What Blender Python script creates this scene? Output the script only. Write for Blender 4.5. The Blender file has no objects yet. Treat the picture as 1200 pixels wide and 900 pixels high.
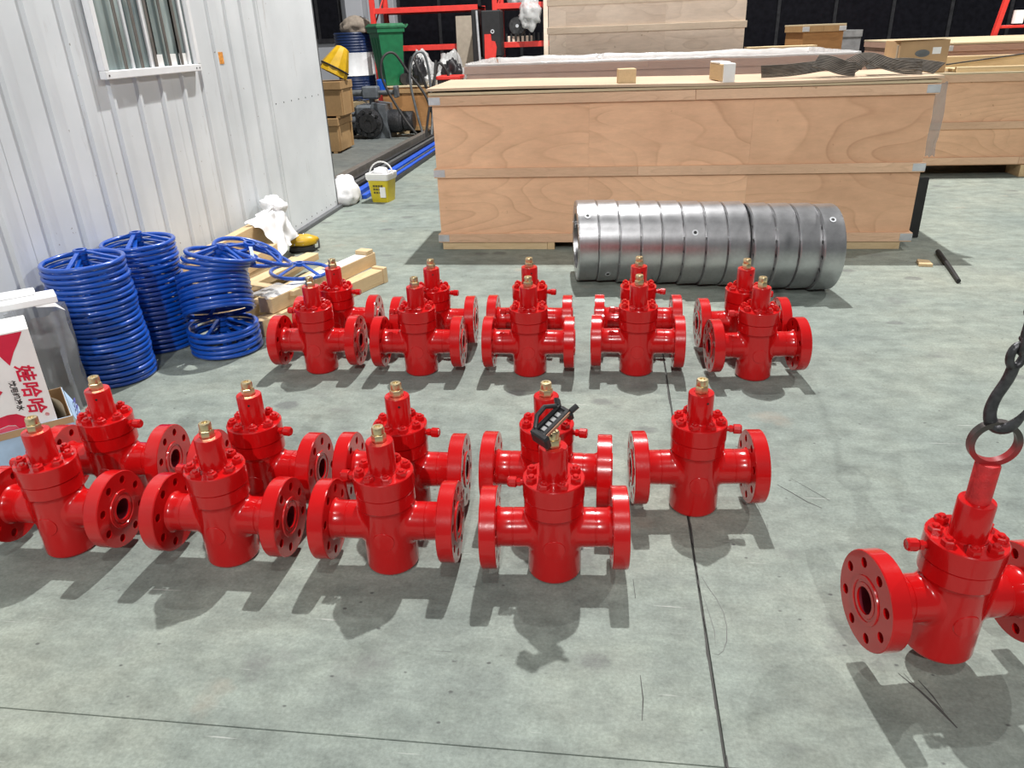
import bpy, bmesh, math, random
from math import pi, sin, cos, radians as rad
from mathutils import Vector, Matrix, Euler, noise

random.seed(7)
SC = bpy.context.scene
COL = SC.collection

# ------------------------------------------------------------------ camera
PIT, ROLL, YAW = rad(24.9486), rad(-2.09976), rad(7.87479)
F_ = Vector((-sin(YAW) * cos(PIT), cos(YAW) * cos(PIT), -sin(PIT)))
R_ = Vector((cos(YAW), sin(YAW), 0))
U_ = R_.cross(F_)
R2 = R_ * cos(ROLL) + U_ * sin(ROLL)
U2 = -R_ * sin(ROLL) + U_ * cos(ROLL)
cam_d = bpy.data.cameras.new('camera')
cam_d.sensor_fit = 'HORIZONTAL'
cam_d.sensor_width = 36
cam_d.lens = 879.7487 / 1200 * 36
cam_d.clip_end = 200
cam = bpy.data.objects.new('camera', cam_d)
COL.objects.link(cam)
M = Matrix((R2, U2, -F_)).transposed().to_4x4()
M.translation = (0, 0, 1.6)
cam.matrix_world = M
SC.camera = cam

# ------------------------------------------------------------------ world, lamps, exposure
W = bpy.data.worlds.new('hall_ambient')
SC.world = W
W.use_nodes = True
W.node_tree.nodes['Background'].inputs[0].default_value = (0.93, 0.97, 1.0, 1)
W.node_tree.nodes['Background'].inputs[1].default_value = 0.20


def lamp(name, loc, energy, radius=0.11, col=(1, 0.985, 0.965)):
    d = bpy.data.lights.new(name, 'POINT')
    d.energy = energy
    d.shadow_soft_size = radius
    d.color = col
    o = bpy.data.objects.new(name, d)
    o.location = loc
    COL.objects.link(o)
    return o


lamp('high_bay_lamp', (0.1, 9.6, 11.5), 12300)
lamp('high_bay_lamp', (0.3, -2.6, 11.5), 1700)
lamp('high_bay_lamp', (0.4, -13.0, 11.5), 9800)
lamp('high_bay_lamp', (10.6, 10.2, 11.5), 5000)
vs = SC.view_settings
vs.view_transform = 'Standard'
vs.look = 'None'
vs.gamma = 1
vs.use_curve_mapping = False
vs.exposure = -0.52

# ------------------------------------------------------------------ materials
MATS = {}


def nt(name):
    m = bpy.data.materials.new(name)
    m.use_nodes = True
    t = m.node_tree
    return m, t, t.nodes['Principled BSDF']


def N(t, kind, **kw):
    n = t.nodes.new(kind)
    for k, v in kw.items():
        if k in n.inputs.keys():
            n.inputs[k].default_value = v
        else:
            setattr(n, k, v)
    return n


def ramp(t, fac, stops):
    r = t.nodes.new('ShaderNodeValToRGB')
    e = r.color_ramp.elements
    while len(e) < len(stops):
        e.new(0.5)
    for i, (p, c) in enumerate(stops):
        e[i].position = p
        e[i].color = (*c, 1) if len(c) == 3 else c
    t.links.new(fac, r.inputs[0])
    return r.outputs[0]


def coords(t, scale=(1, 1, 1), src='Object', rot=(0, 0, 0), loc=(0, 0, 0)):
    tc = t.nodes.new('ShaderNodeTexCoord')
    mp = t.nodes.new('ShaderNodeMapping')
    mp.inputs['Scale'].default_value = scale
    mp.inputs['Rotation'].default_value = rot
    mp.inputs['Location'].default_value = loc
    t.links.new(tc.outputs[src], mp.inputs[0])
    return mp.outputs[0]


def mix(t, fac, a, b, mode='MIX'):
    n = t.nodes.new('ShaderNodeMix')
    n.data_type = 'RGBA'
    n.blend_type = mode
    for sock, v in ((n.inputs[0], fac), (n.inputs[6], a), (n.inputs[7], b)):
        if hasattr(v, 'is_linked') or hasattr(v, 'links'):
            t.links.new(v, sock)
        elif isinstance(v, (int, float)):
            sock.default_value = v
        else:
            sock.default_value = (*v, 1)
    return n.outputs[2]


def bump(t, b, h, strength=0.2, dist=0.01):
    n = t.nodes.new('ShaderNodeBump')
    n.inputs['Strength'].default_value = strength
    n.inputs['Distance'].default_value = dist
    t.links.new(h, n.inputs['Height'])
    t.links.new(n.outputs[0], b.inputs['Normal'])


def plain(name, col, rough=0.5, metal=0.0, coat=0.0, var=0.12, scale=12, bmp=0.0, spec=0.5, bscale=None):
    m, t, b = nt(name)
    n = N(t, 'ShaderNodeTexNoise', Scale=scale, Detail=4.0)
    t.links.new(coords(t), n.inputs['Vector'])
    lo = tuple(c * (1 - var) for c in col)
    hi = tuple(min(1, c * (1 + var)) for c in col)
    t.links.new(ramp(t, n.outputs[0], [(0.3, lo), (0.7, hi)]), b.inputs['Base Color'])
    b.inputs['Roughness'].default_value = rough
    b.inputs['Metallic'].default_value = metal
    b.inputs['Coat Weight'].default_value = coat
    b.inputs['Coat Roughness'].default_value = 0.05
    b.inputs['Specular IOR Level'].default_value = spec
    if bmp:
        n2 = N(t, 'ShaderNodeTexNoise', Scale=bscale or scale * 4, Detail=3.0)
        t.links.new(coords(t), n2.inputs['Vector'])
        bump(t, b, n2.outputs[0], bmp, 0.004)
    MATS[name] = m
    return m


# red gloss enamel with slight orange peel
plain('red', (0.51, 0.005, 0.006), 0.24, 0, 0.6, var=0.05, scale=6, bmp=0.06, bscale=85, spec=.3)
plain('red_rough', (0.50, 0.016, 0.018), 0.5, 0, 0.1, var=0.2, scale=40, bmp=0.5, bscale=160)
plain('bore', (0.22, 0.02, 0.035), 0.3, 0.2, 0)
plain('brass', (0.86, 0.70, 0.42), 0.3, 1, 0, var=0.08)
plain('blue', (0.004, 0.072, 0.42), 0.3, 0, 0.8, var=0.1, scale=9)
plain('blue_bar', (0.015, 0.09, 0.55), 0.45, 0, 0)
plain('dark_steel', (0.06, 0.06, 0.062), 0.45, 0.6, 0, var=0.35, scale=25, bmp=0.3)
plain('iron', (0.085, 0.085, 0.09), 0.42, 0.75, 0, var=0.4, scale=50, bmp=0.3)
plain('grey_steel', (0.17, 0.18, 0.185), 0.45, 0.5, 0, var=0.25)
plain('machine_grey', (0.14, 0.155, 0.17), 0.5, 0.2, 0, var=0.25)
plain('black', (0.012, 0.012, 0.013), 0.55, 0, 0, var=0.3)
plain('black_plastic', (0.02, 0.02, 0.022), 0.4, 0, 0, var=0.3, bmp=0.2)
plain('rubber', (0.03, 0.028, 0.027), 0.6, 0, 0)
plain('white_paint', (0.80, 0.81, 0.82), 0.4, 0, 0, var=0.05)
plain('paper', (0.85, 0.85, 0.83), 0.8, 0, 0, var=0.04)
plain('white_cloth', (0.79, 0.79, 0.80), 0.85, 0, 0, var=0.04, bmp=0.25, scale=18)
plain('foam', (0.88, 0.88, 0.88), 0.7, 0, 0, var=0.03)
plain('yellow', (0.60, 0.36, 0.01), 0.4, 0, 0.1, var=0.15)
plain('bucket_yellow', (0.62, 0.50, 0.02), 0.4, 0, 0.1, var=0.1)
plain('white_plastic', (0.80, 0.80, 0.78), 0.4, 0, 0, var=0.06)
plain('cardboard', (0.46, 0.30, 0.16), 0.85, 0, 0, var=0.1, scale=5)
plain('cardboard_grey', (0.40, 0.33, 0.24), 0.85, 0, 0, var=0.1, scale=5)
plain('carton_blue', (0.40, 0.55, 0.72), 0.6, 0, 0, var=0.12)
plain('print_violet', (0.10, 0.07, 0.35), 0.6)
plain('print_red', (0.66, 0.02, 0.06), 0.5)
plain('print_pink', (0.75, 0.10, 0.16), 0.5)
plain('print_black', (0.02, 0.02, 0.02), 0.6)
plain('print_dark', (0.12, 0.10, 0.02), 0.6)
plain('bin_green', (0.010, 0.125, 0.05), 0.42, 0, 0, var=0.15)
plain('bin_lid', (0.015, 0.12, 0.05), 0.5, 0, 0, var=0.2)
plain('drum_blue', (0.005, 0.018, 0.07), 0.4, 0, 0, var=0.2)
plain('rack_red', (0.68, 0.04, 0.03), 0.45, 0, 0, var=0.1)
plain('sack_brown', (0.24, 0.20, 0.16), 0.9, 0, 0, var=0.2, bmp=0.4)
plain('galv', (0.62, 0.64, 0.66), 0.45, 0.55, 0, var=0.15)
plain('sticker_orange', (0.80, 0.30, 0.05), 0.6, 0, 0, var=0.4, scale=60)
plain('bar_brown', (0.22, 0.20, 0.18), 0.4, 0.5, 0, var=0.15)
plain('wall_white', (0.62, 0.63, 0.63), 0.7, 0, 0, var=0.06, scale=1.5)
plain('back_wall', (0.30, 0.31, 0.33), 0.85, 0, 0, var=0.08, scale=1.5)
plain('dark_glass', (0.006, 0.006, 0.008), 0.25, 0, 0, var=0.3, spec=0.1)
plain('dark_panel', (0.010, 0.010, 0.011), 0.9, 0, 0, var=0.3, spec=0.05)
plain('mullion', (0.02, 0.02, 0.022), 0.8, 0, 0, var=0.3, spec=0.1)
plain('trim_dark', (0.11, 0.115, 0.12), 0.55, 0.1, 0, var=0.15)
plain('copper', (0.55, 0.30, 0.20), 0.35, 0.7, 0)
plain('button_grey', (0.32, 0.32, 0.32), 0.5)
plain('sub_floor', (0.07, 0.07, 0.065), 0.9)
plain('scuff', (0.13, 0.13, 0.125), 0.8)
plain('grey_board', (0.19, 0.19, 0.19), 0.8, var=0.2)
plain('mdf', (0.33, 0.28, 0.22), 0.85, var=0.1)


def wall_mat():
    m, t, b = nt('wall_panel')
    v = coords(t)
    n = N(t, 'ShaderNodeTexNoise', Scale=2.2, Detail=6.0)
    t.links.new(v, n.inputs['Vector'])
    c = ramp(t, n.outputs[0], [(0.3, (0.61, 0.64, 0.66)), (0.7, (0.71, 0.74, 0.76))])
    n2 = N(t, 'ShaderNodeTexNoise', Scale=1.0, Detail=8.0, Roughness=0.75)
    t.links.new(coords(t, (9, 9, 1.4)), n2.inputs['Vector'])
    f = ramp(t, n2.outputs[0], [(0.60, (0, 0, 0)), (0.80, (1, 1, 1))])
    c = mix(t, f, c, (0.40, 0.39, 0.37))
    n3 = N(t, 'ShaderNodeTexNoise', Scale=26.0, Detail=2.0)
    t.links.new(v, n3.inputs['Vector'])
    f3 = ramp(t, n3.outputs[0], [(0.74, (0, 0, 0)), (0.77, (1, 1, 1))])
    c = mix(t, f3, c, (0.30, 0.28, 0.26))
    t.links.new(c, b.inputs['Base Color'])
    b.inputs['Roughness'].default_value = 0.55
    MATS['wall_panel'] = m


wall_mat()


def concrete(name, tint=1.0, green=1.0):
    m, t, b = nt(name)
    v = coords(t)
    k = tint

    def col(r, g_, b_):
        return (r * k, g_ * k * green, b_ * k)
    n1 = N(t, 'ShaderNodeTexNoise', Scale=0.6, Detail=7.0, Roughness=0.62)
    t.links.new(v, n1.inputs['Vector'])
    c = ramp(t, n1.outputs[0], [(0.30, col(0.205, 0.242, 0.228)), (0.5, col(0.285, 0.322, 0.287)), (0.70, col(0.36, 0.378, 0.318))])
    # mottling of the surface, several sizes
    na = N(t, 'ShaderNodeTexNoise', Scale=7.0, Detail=9.0, Roughness=0.75)
    t.links.new(coords(t, (1, 1.3, 1)), na.inputs['Vector'])
    c = mix(t, 0.75, c, ramp(t, na.outputs[0], [(0.30, (0.58,) * 3), (0.5, (1,) * 3), (0.70, (1.38,) * 3)]), 'MULTIPLY')
    # trowel streaks along x
    n2 = N(t, 'ShaderNodeTexNoise', Scale=1.0, Detail=9.0, Roughness=0.75)
    t.links.new(coords(t, (2.2, 13, 1), rot=(0, 0, 0.10)), n2.inputs['Vector'])
    c = mix(t, 0.6, c, ramp(t, n2.outputs[0], [(0.3, (0.74,) * 3), (0.5, (1,) * 3), (0.72, (1.22, 1.22, 1.2))]), 'MULTIPLY')
    # fine speckle
    n3 = N(t, 'ShaderNodeTexNoise', Scale=95.0, Detail=4.0, Roughness=0.7)
    t.links.new(v, n3.inputs['Vector'])
    c = mix(t, 0.8, c, ramp(t, n3.outputs[0], [(0.3, (0.78,) * 3), (0.7, (1.22,) * 3)]), 'MULTIPLY')
    # worn dark patches
    n4 = N(t, 'ShaderNodeTexNoise', Scale=3.0, Detail=6.0, Roughness=0.6)
    t.links.new(coords(t, (1, 1, 1), loc=(3.1, 1.7, 0)), n4.inputs['Vector'])
    f4 = ramp(t, n4.outputs[0], [(0.60, (0, 0, 0)), (0.72, (1, 1, 1))])
    c = mix(t, f4, c, mix(t, 0.5, c, (0.13, 0.13, 0.13)))
    # rusty stains
    n5 = N(t, 'ShaderNodeTexNoise', Scale=2.3, Detail=4.0)
    t.links.new(coords(t, (1, 1, 1), loc=(7.3, 4.4, 0)), n5.inputs['Vector'])
    f5 = ramp(t, n5.outputs[0], [(0.66, (0, 0, 0)), (0.76, (1, 1, 1))])
    c = mix(t, f5, c, mix(t, 0.4, c, (0.36, 0.26, 0.19)))
    # oval oil spots
    for sc_, r0, r1, gate, dk, amt in ((2.6, .20, .27, .62, (0.085, 0.080, 0.088), .45), (13.0, .13, .19, .72, (0.05, 0.05, 0.05), .75)):
        n6 = N(t, 'ShaderNodeTexVoronoi', Scale=sc_)
        t.links.new(coords(t, (1, 1.5, 1), rot=(0, 0, 0.5)), n6.inputs['Vector'])
        nd = N(t, 'ShaderNodeMath', operation='MULTIPLY_ADD')
        nd.inputs[1].default_value = 0.16
        t.links.new(na.outputs[0], nd.inputs[0])
        t.links.new(n6.outputs['Distance'], nd.inputs[2])
        f6 = ramp(t, nd.outputs[0], [(r0, (amt,) * 3), (r1, (0, 0, 0))])
        sep = N(t, 'ShaderNodeSeparateColor')
        t.links.new(n6.outputs['Color'], sep.inputs[0])
        gt = N(t, 'ShaderNodeMath', operation='GREATER_THAN')
        gt.inputs[1].default_value = gate
        t.links.new(sep.outputs[0], gt.inputs[0])
        fm = N(t, 'ShaderNodeMath', operation='MULTIPLY')
        t.links.new(f6, fm.inputs[0])
        t.links.new(gt.outputs[0], fm.inputs[1])
        c = mix(t, fm.outputs[0], c, dk)
    # dark scuffs, two directions
    for rz, lx in ((-0.6, 0.0), (1.2, 3.3)):
        n7 = N(t, 'ShaderNodeTexNoise', Scale=1.0, Detail=5.0, Roughness=0.6)
        t.links.new(coords(t, (2.5, 40, 1), rot=(0, 0, rz), loc=(lx, lx, 0)), n7.inputs['Vector'])
        f7 = ramp(t, n7.outputs[0], [(0.70, (0, 0, 0)), (0.76, (1, 1, 1))])
        c = mix(t, f7, c, mix(t, 0.5, c, (0.06, 0.06, 0.06)))
    # light scratches
    for rz, lx in ((0.3, 0.0), (-0.9, 1.7)):
        n8 = N(t, 'ShaderNodeTexNoise', Scale=1.0, Detail=4.0)
        t.links.new(coords(t, (3, 70, 1), rot=(0, 0, rz), loc=(lx, 0, 0)), n8.inputs['Vector'])
        f8 = ramp(t, n8.outputs[0], [(0.70, (0, 0, 0)), (0.76, (1, 1, 1))])
        c = mix(t, f8, c, mix(t, 0.45, c, (0.6, 0.6, 0.57)))
    t.links.new(c, b.inputs['Base Color'])
    t.links.new(ramp(t, n2.outputs[0], [(0.3, (0.58,) * 3), (0.7, (0.80,) * 3)]), b.inputs['Roughness'])
    b.inputs['Specular IOR Level'].default_value = 0.25
    bump(t, b, n3.outputs[0], 0.10, 0.003)
    MATS[name] = m


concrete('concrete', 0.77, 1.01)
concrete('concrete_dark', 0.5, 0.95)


def wood(name, base, dark, scale=(0.55, 1.6, 2.4), rings=16, rough=0.6, line=0.5, off=(0, 0, 0)):
    m, t, b = nt(name)
    oi = t.nodes.new('ShaderNodeObjectInfo')
    cx = t.nodes.new('ShaderNodeCombineXYZ')
    for k, f in enumerate((37.0, 23.0, 11.0)):
        mm = N(t, 'ShaderNodeMath', operation='MULTIPLY')
        mm.inputs[1].default_value = f
        t.links.new(oi.outputs['Random'], mm.inputs[0])
        t.links.new(mm.outputs[0], cx.inputs[k])

    def vec(sc):
        va = N(t, 'ShaderNodeVectorMath', operation='ADD')
        t.links.new(coords(t, sc, loc=off), va.inputs[0])
        t.links.new(cx.outputs[0], va.inputs[1])
        return va.outputs[0]
    n = N(t, 'ShaderNodeTexNoise', Scale=1.0, Detail=1.8, Roughness=0.42, Distortion=0.15)
    t.links.new(vec(scale), n.inputs['Vector'])
    mul = N(t, 'ShaderNodeMath', operation='MULTIPLY')
    mul.inputs[1].default_value = rings
    t.links.new(n.outputs[0], mul.inputs[0])
    fr = N(t, 'ShaderNodeMath', operation='FRACT')
    t.links.new(mul.outputs[0], fr.inputs[0])
    f = ramp(t, fr.outputs[0], [(0.0, (0.0,) * 3), (0.5, (0.12,) * 3), (0.84, (0.45,) * 3), (0.93, (0.95,) * 3), (1.0, (0.05,) * 3)])
    # some rings stand out more than others
    am = N(t, 'ShaderNodeTexNoise', Scale=1.6, Detail=2.0)
    t.links.new(vec((1, 1, 1)), am.inputs['Vector'])
    fa = N(t, 'ShaderNodeMath', operation='MULTIPLY')
    t.links.new(f, fa.inputs[0])
    t.links.new(ramp(t, am.outputs[0], [(0.35, (0.15,) * 3), (0.65, (1,) * 3)]), fa.inputs[1])
    big = N(t, 'ShaderNodeTexNoise', Scale=1.1, Detail=5.0, Roughness=0.6)
    t.links.new(vec((0.6, 1, 0.9)), big.inputs['Vector'])
    lo = (base[0] * .84, base[1] * .80, base[2] * .78)
    hi = tuple(min(.95, c * 1.12) for c in base)
    c = ramp(t, big.outputs[0], [(0.3, lo), (0.7, hi)])
    fm = N(t, 'ShaderNodeMath', operation='MULTIPLY')
    fm.inputs[1].default_value = line
    t.links.new(fa.outputs[0], fm.inputs[0])
    c = mix(t, fm.outputs[0], c, dark)
    fine = N(t, 'ShaderNodeTexNoise', Scale=1.0, Detail=6.0, Roughness=0.75)
    t.links.new(vec(tuple(q * 14 for q in scale)), fine.inputs['Vector'])
    c = mix(t, 0.5, c, ramp(t, fine.outputs[0], [(0.3, (0.80,) * 3), (0.7, (1.16,) * 3)]), 'MULTIPLY')
    sp = N(t, 'ShaderNodeTexNoise', Scale=16.0, Detail=2.0)
    t.links.new(vec((1, 1, 1)), sp.inputs['Vector'])
    c = mix(t, ramp(t, sp.outputs[0], [(0.74, (0, 0, 0)), (0.79, (.6, .6, .6))]), c, dark)
    t.links.new(c, b.inputs['Base Color'])
    b.inputs['Roughness'].default_value = rough
    b.inputs['Specular IOR Level'].default_value = 0.3
    MATS[name] = m


wood('ply', (0.76, 0.475, 0.295), (0.40, 0.20, 0.11), (0.40, 1.6, 1.45), 24, line=.5)
wood('ply_red', (0.47, 0.29, 0.215), (0.30, 0.16, 0.11), off=(5, 2, 1))
wood('ply_pale', (0.74, 0.62, 0.50), (0.30, 0.20, 0.12), off=(9, 4, 3), line=0.35)
wood('ply_orange', (0.42, 0.22, 0.085), (0.26, 0.12, 0.05), off=(3, 8, 3), line=0.35)
wood('ply_dark', (0.22, 0.13, 0.10), (0.13, 0.07, 0.05), off=(2, 7, 5), line=0.35)
wood('batten', (0.70, 0.47, 0.31), (0.30, 0.17, 0.09), (1.2, 8, 8), 7, line=0.3)
wood('batten_pale', (0.56, 0.46, 0.35), (0.30, 0.22, 0.15), (1.2, 8, 8), 7, line=0.3)
wood('batten_red', (0.45, 0.28, 0.21), (0.25, 0.12, 0.07), (1.2, 8, 8), 7, line=0.3)
wood('pine', (0.66, 0.50, 0.29), (0.46, 0.29, 0.13), (7, 0.9, 7), 6, line=0.4)
wood('pine_x', (0.64, 0.50, 0.30), (0.44, 0.29, 0.13), (0.9, 7, 7), 6, line=0.4, off=(2, 5, 1))
wood('ply_edge', (0.60, 0.50, 0.33), (0.36, 0.28, 0.16), (1.0, 4, 40), 9, line=0.5)
wood('ply_top', (0.54, 0.41, 0.29), (0.50, 0.34, 0.23), off=(1, 9, 4), line=0.3)
wood('box_wood', (0.40, 0.255, 0.12), (0.27, 0.15, 0.06), (2, 2, 1), 9, line=0.35)


def steel():
    m, t, b = nt('machined_steel')
    n = N(t, 'ShaderNodeTexNoise', Scale=5.0, Detail=6.0, Roughness=0.7)
    t.links.new(coords(t), n.inputs['Vector'])
    t.links.new(ramp(t, n.outputs[0], [(0.3, (0.36, 0.36, 0.37)), (0.6, (0.56, 0.56, 0.57))]), b.inputs['Base Color'])
    b.inputs['Metallic'].default_value = 0.95
    n2 = N(t, 'ShaderNodeTexNoise', Scale=3.0, Detail=5.0)
    t.links.new(coords(t), n2.inputs['Vector'])
    t.links.new(ramp(t, n2.outputs[0], [(0.3, (0.26,) * 3), (0.7, (0.40,) * 3)]), b.inputs['Roughness'])
    n3 = N(t, 'ShaderNodeTexNoise', Scale=1.0, Detail=3.0)
    t.links.new(coords(t, (120, 4, 4)), n3.inputs['Vector'])
    bump(t, b, n3.outputs[0], 0.12, 0.002)
    MATS['machined_steel'] = m


steel()


def film(name, col, alpha, rough=0.2):
    m, t, b = nt(name)
    n = N(t, 'ShaderNodeTexNoise', Scale=9.0, Detail=3.0)
    t.links.new(coords(t), n.inputs['Vector'])
    lo = tuple(c * 0.85 for c in col)
    t.links.new(ramp(t, n.outputs[0], [(0.3, lo), (0.7, col)]), b.inputs['Base Color'])
    b.inputs['Alpha'].default_value = alpha
    b.inputs['Roughness'].default_value = rough
    bump(t, b, n.outputs[0], 0.5, 0.02)
    MATS[name] = m


film('film_white', (0.72, 0.72, 0.71), 0.6)
film('film_clear', (0.8, 0.8, 0.8), 0.20, 0.12)
film('film_grey', (0.34, 0.35, 0.36), 0.6, 0.2)


def glass_mat():
    m, t, b = nt('window_glass')
    n = N(t, 'ShaderNodeTexNoise', Scale=2.0, Detail=4.0, Distortion=0.5)
    t.links.new(coords(t, (1, 3, 0.8)), n.inputs['Vector'])
    t.links.new(ramp(t, n.outputs[0], [(0.3, (0.13, 0.18, 0.20)), (0.5, (0.20, 0.26, 0.26)), (0.72, (0.34, 0.42, 0.42))]), b.inputs['Base Color'])
    b.inputs['Roughness'].default_value = 0.12
    b.inputs['Coat Weight'].default_value = 0.3
    MATS['window_glass'] = m


glass_mat()


# ------------------------------------------------------------------ mesh helpers
class MB:
    """collects shapes into one mesh"""

    def __init__(s):
        s.v, s.f = [], []

    def add(s, vs_, fs_):
        o = len(s.v)
        s.v += [Vector(p) for p in vs_]
        s.f += [[i + o for i in f] for f in fs_]
        return s

    def box(s, x0, x1, y0, y1, z0, z1, mat=None, b=0.0):
        if b > 0:
            bm = bmesh.new()
            bmesh.ops.create_cube(bm, size=1)
            for q in bm.verts:
                q.co = Vector((x0 + (q.co.x + .5) * (x1 - x0), y0 + (q.co.y + .5) * (y1 - y0), z0 + (q.co.z + .5) * (z1 - z0)))
            bmesh.ops.bevel(bm, geom=bm.edges[:], offset=b, segments=1, affect='EDGES', profile=0.5)
            bm.verts.index_update()
            vs_ = [q.co.copy() for q in bm.verts]
            fs_ = [[q.index for q in f.verts] for f in bm.faces]
            bm.free()
        else:
            vs_ = [Vector((x, y, z)) for z in (z0, z1) for y in (y0, y1) for x in (x0, x1)]
            fs_ = [[0, 2, 3, 1], [4, 5, 7, 6], [0, 1, 5, 4], [2, 6, 7, 3], [0, 4, 6, 2], [1, 3, 7, 5]]
        if mat is not None:
            vs_ = [mat @ q for q in vs_]
        return s.add(vs_, fs_)

    def lathe(s, prof, n=32, mat=None, close=False, a0=0.0):
        """prof: list of (r, z) about the z axis"""
        vs_, fs_ = [], []
        k = len(prof)
        for i in range(n):
            a = a0 + 2 * pi * i / n
            for r, z in prof:
                vs_.append(Vector((r * cos(a), r * sin(a), z)))
        m = k if close else k - 1
        for i in range(n):
            j = (i + 1) % n
            for q in range(m):
                q2 = (q + 1) % k
                fs_.append([i * k + q, j * k + q, j * k + q2, i * k + q2])
        if mat is not None:
            vs_ = [mat @ q for q in vs_]
        return s.add(vs_, fs_)

    def tube(s, pts, r, n=8, closed=False, caps=True, flat=None):
        pts = [Vector(p) for p in pts]
        k = len(pts)
        rs = r if isinstance(r, (list, tuple)) else [r] * k
        T = []
        for i in range(k):
            a = pts[(i - 1) % k] if (closed or i > 0) else pts[i]
            c = pts[(i + 1) % k] if (closed or i < k - 1) else pts[i]
            T.append((c - a).normalized())
        up = Vector((0, 0, 1)) if abs(T[0].z) < 0.9 else Vector((1, 0, 0))
        nrm = (up - T[0] * up.dot(T[0])).normalized()
        vs_, fs_ = [], []
        for i in range(k):
            nrm = (nrm - T[i] * nrm.dot(T[i]))
            nrm.normalize()
            bn = T[i].cross(nrm)
            for q in range(n):
                a = 2 * pi * q / n
                vs_.append(pts[i] + (nrm * cos(a) + bn * sin(a)) * rs[i])
        m = k if closed else k - 1
        for i in range(m):
            j = (i + 1) % k
            for q in range(n):
                q2 = (q + 1) % n
                fs_.append([i * n + q, i * n + q2, j * n + q2, j * n + q])
        if caps and not closed:
            fs_.append(list(range(n - 1, -1, -1)))
            fs_.append([(k - 1) * n + q for q in range(n)])
        return s.add(vs_, fs_)

    def prism(s, poly, z0, z1, mat=None):
        k = len(poly)
        vs_ = [Vector((x, y, z0)) for x, y in poly] + [Vector((x, y, z1)) for x, y in poly]
        fs_ = [list(range(k - 1, -1, -1)), list(range(k, 2 * k))]
        fs_ += [[i, (i + 1) % k, (i + 1) % k + k, i + k] for i in range(k)]
        if mat is not None:
            vs_ = [mat @ q for q in vs_]
        return s.add(vs_, fs_)

    def mesh(s, name, mat, smooth=None, ang=35):
        me = bpy.data.meshes.new(name)
        me.from_pydata([tuple(q) for q in s.v], [], s.f)
        if isinstance(mat, str):
            mat = MATS[mat]
        me.materials.append(mat)
        bm = bmesh.new()
        bm.from_mesh(me)
        bmesh.ops.recalc_face_normals(bm, faces=bm.faces)
        bm.to_mesh(me)
        bm.free()
        if smooth:
            me.shade_smooth()
            me.set_sharp_from_angle(angle=rad(ang))
        return me

    def build(s, name, mat, parent=None, smooth=False, ang=35, loc=None, rot=None):
        return put(name, s.mesh(name, mat, smooth, ang), parent, loc, rot)


def put(name, me, parent=None, loc=None, rot=None):
    o = bpy.data.objects.new(name, me)
    COL.objects.link(o)
    if parent is not None:
        o.parent = parent
    if loc is not None:
        o.location = loc
    if rot is not None:
        o.rotation_euler = rot
    return o


def tag(o, label=None, cat=None, group=None, kind=None):
    if label:
        o['label'] = label
    if cat:
        o['category'] = cat
    if group:
        o['group'] = group
    if kind:
        o['kind'] = kind
    return o


def thing(name, label, cat, loc=(0, 0, 0), rz=0.0, group=None, rot=None):
    o = bpy.data.objects.new(name, None)
    o.empty_display_size = 0.05
    COL.objects.link(o)
    o.location = loc
    o.rotation_euler = rot if rot else (0, 0, rz)
    return tag(o, label, cat, group)


def struct(o):
    o['kind'] = 'structure'
    return o


def copy_tree(o, parent=None):
    c = o.copy()
    COL.objects.link(c)
    c.parent = parent
    for ch in list(o.children):
        copy_tree(ch, c)
    return c


RX = Matrix.Rotation(pi / 2, 4, 'Y')      # z axis -> x axis
RY = Matrix.Rotation(-pi / 2, 4, 'X')     # z axis -> y axis


def T(x, y, z):
    return Matrix.Translation((x, y, z))


def ngon(r, n, a0=0.0):
    return [(r * cos(a0 + 2 * pi * i / n), r * sin(a0 + 2 * pi * i / n)) for i in range(n)]


def holed_disc(outer, holes, z0, z1):
    """a plate with through holes, as verts/faces; loops are lists of (x, y)"""
    bm = bmesh.new()
    edges = []
    for lp in [outer] + holes:
        q = [bm.verts.new((x, y, z0)) for x, y in lp]
        for i in range(len(q)):
            edges.append(bm.edges.new((q[i], q[(i + 1) % len(q)])))
    bmesh.ops.triangle_fill(bm, use_beauty=True, use_dissolve=False, edges=edges)
    ex = bmesh.ops.extrude_face_region(bm, geom=bm.faces[:])
    for g in ex['geom']:
        if isinstance(g, bmesh.types.BMVert):
            g.co.z = z1
    bm.verts.index_update()
    vs_ = [q.co.copy() for q in bm.verts]
    fs_ = [[q.index for q in f.verts] for f in bm.faces]
    bm.free()
    return vs_, fs_


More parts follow.
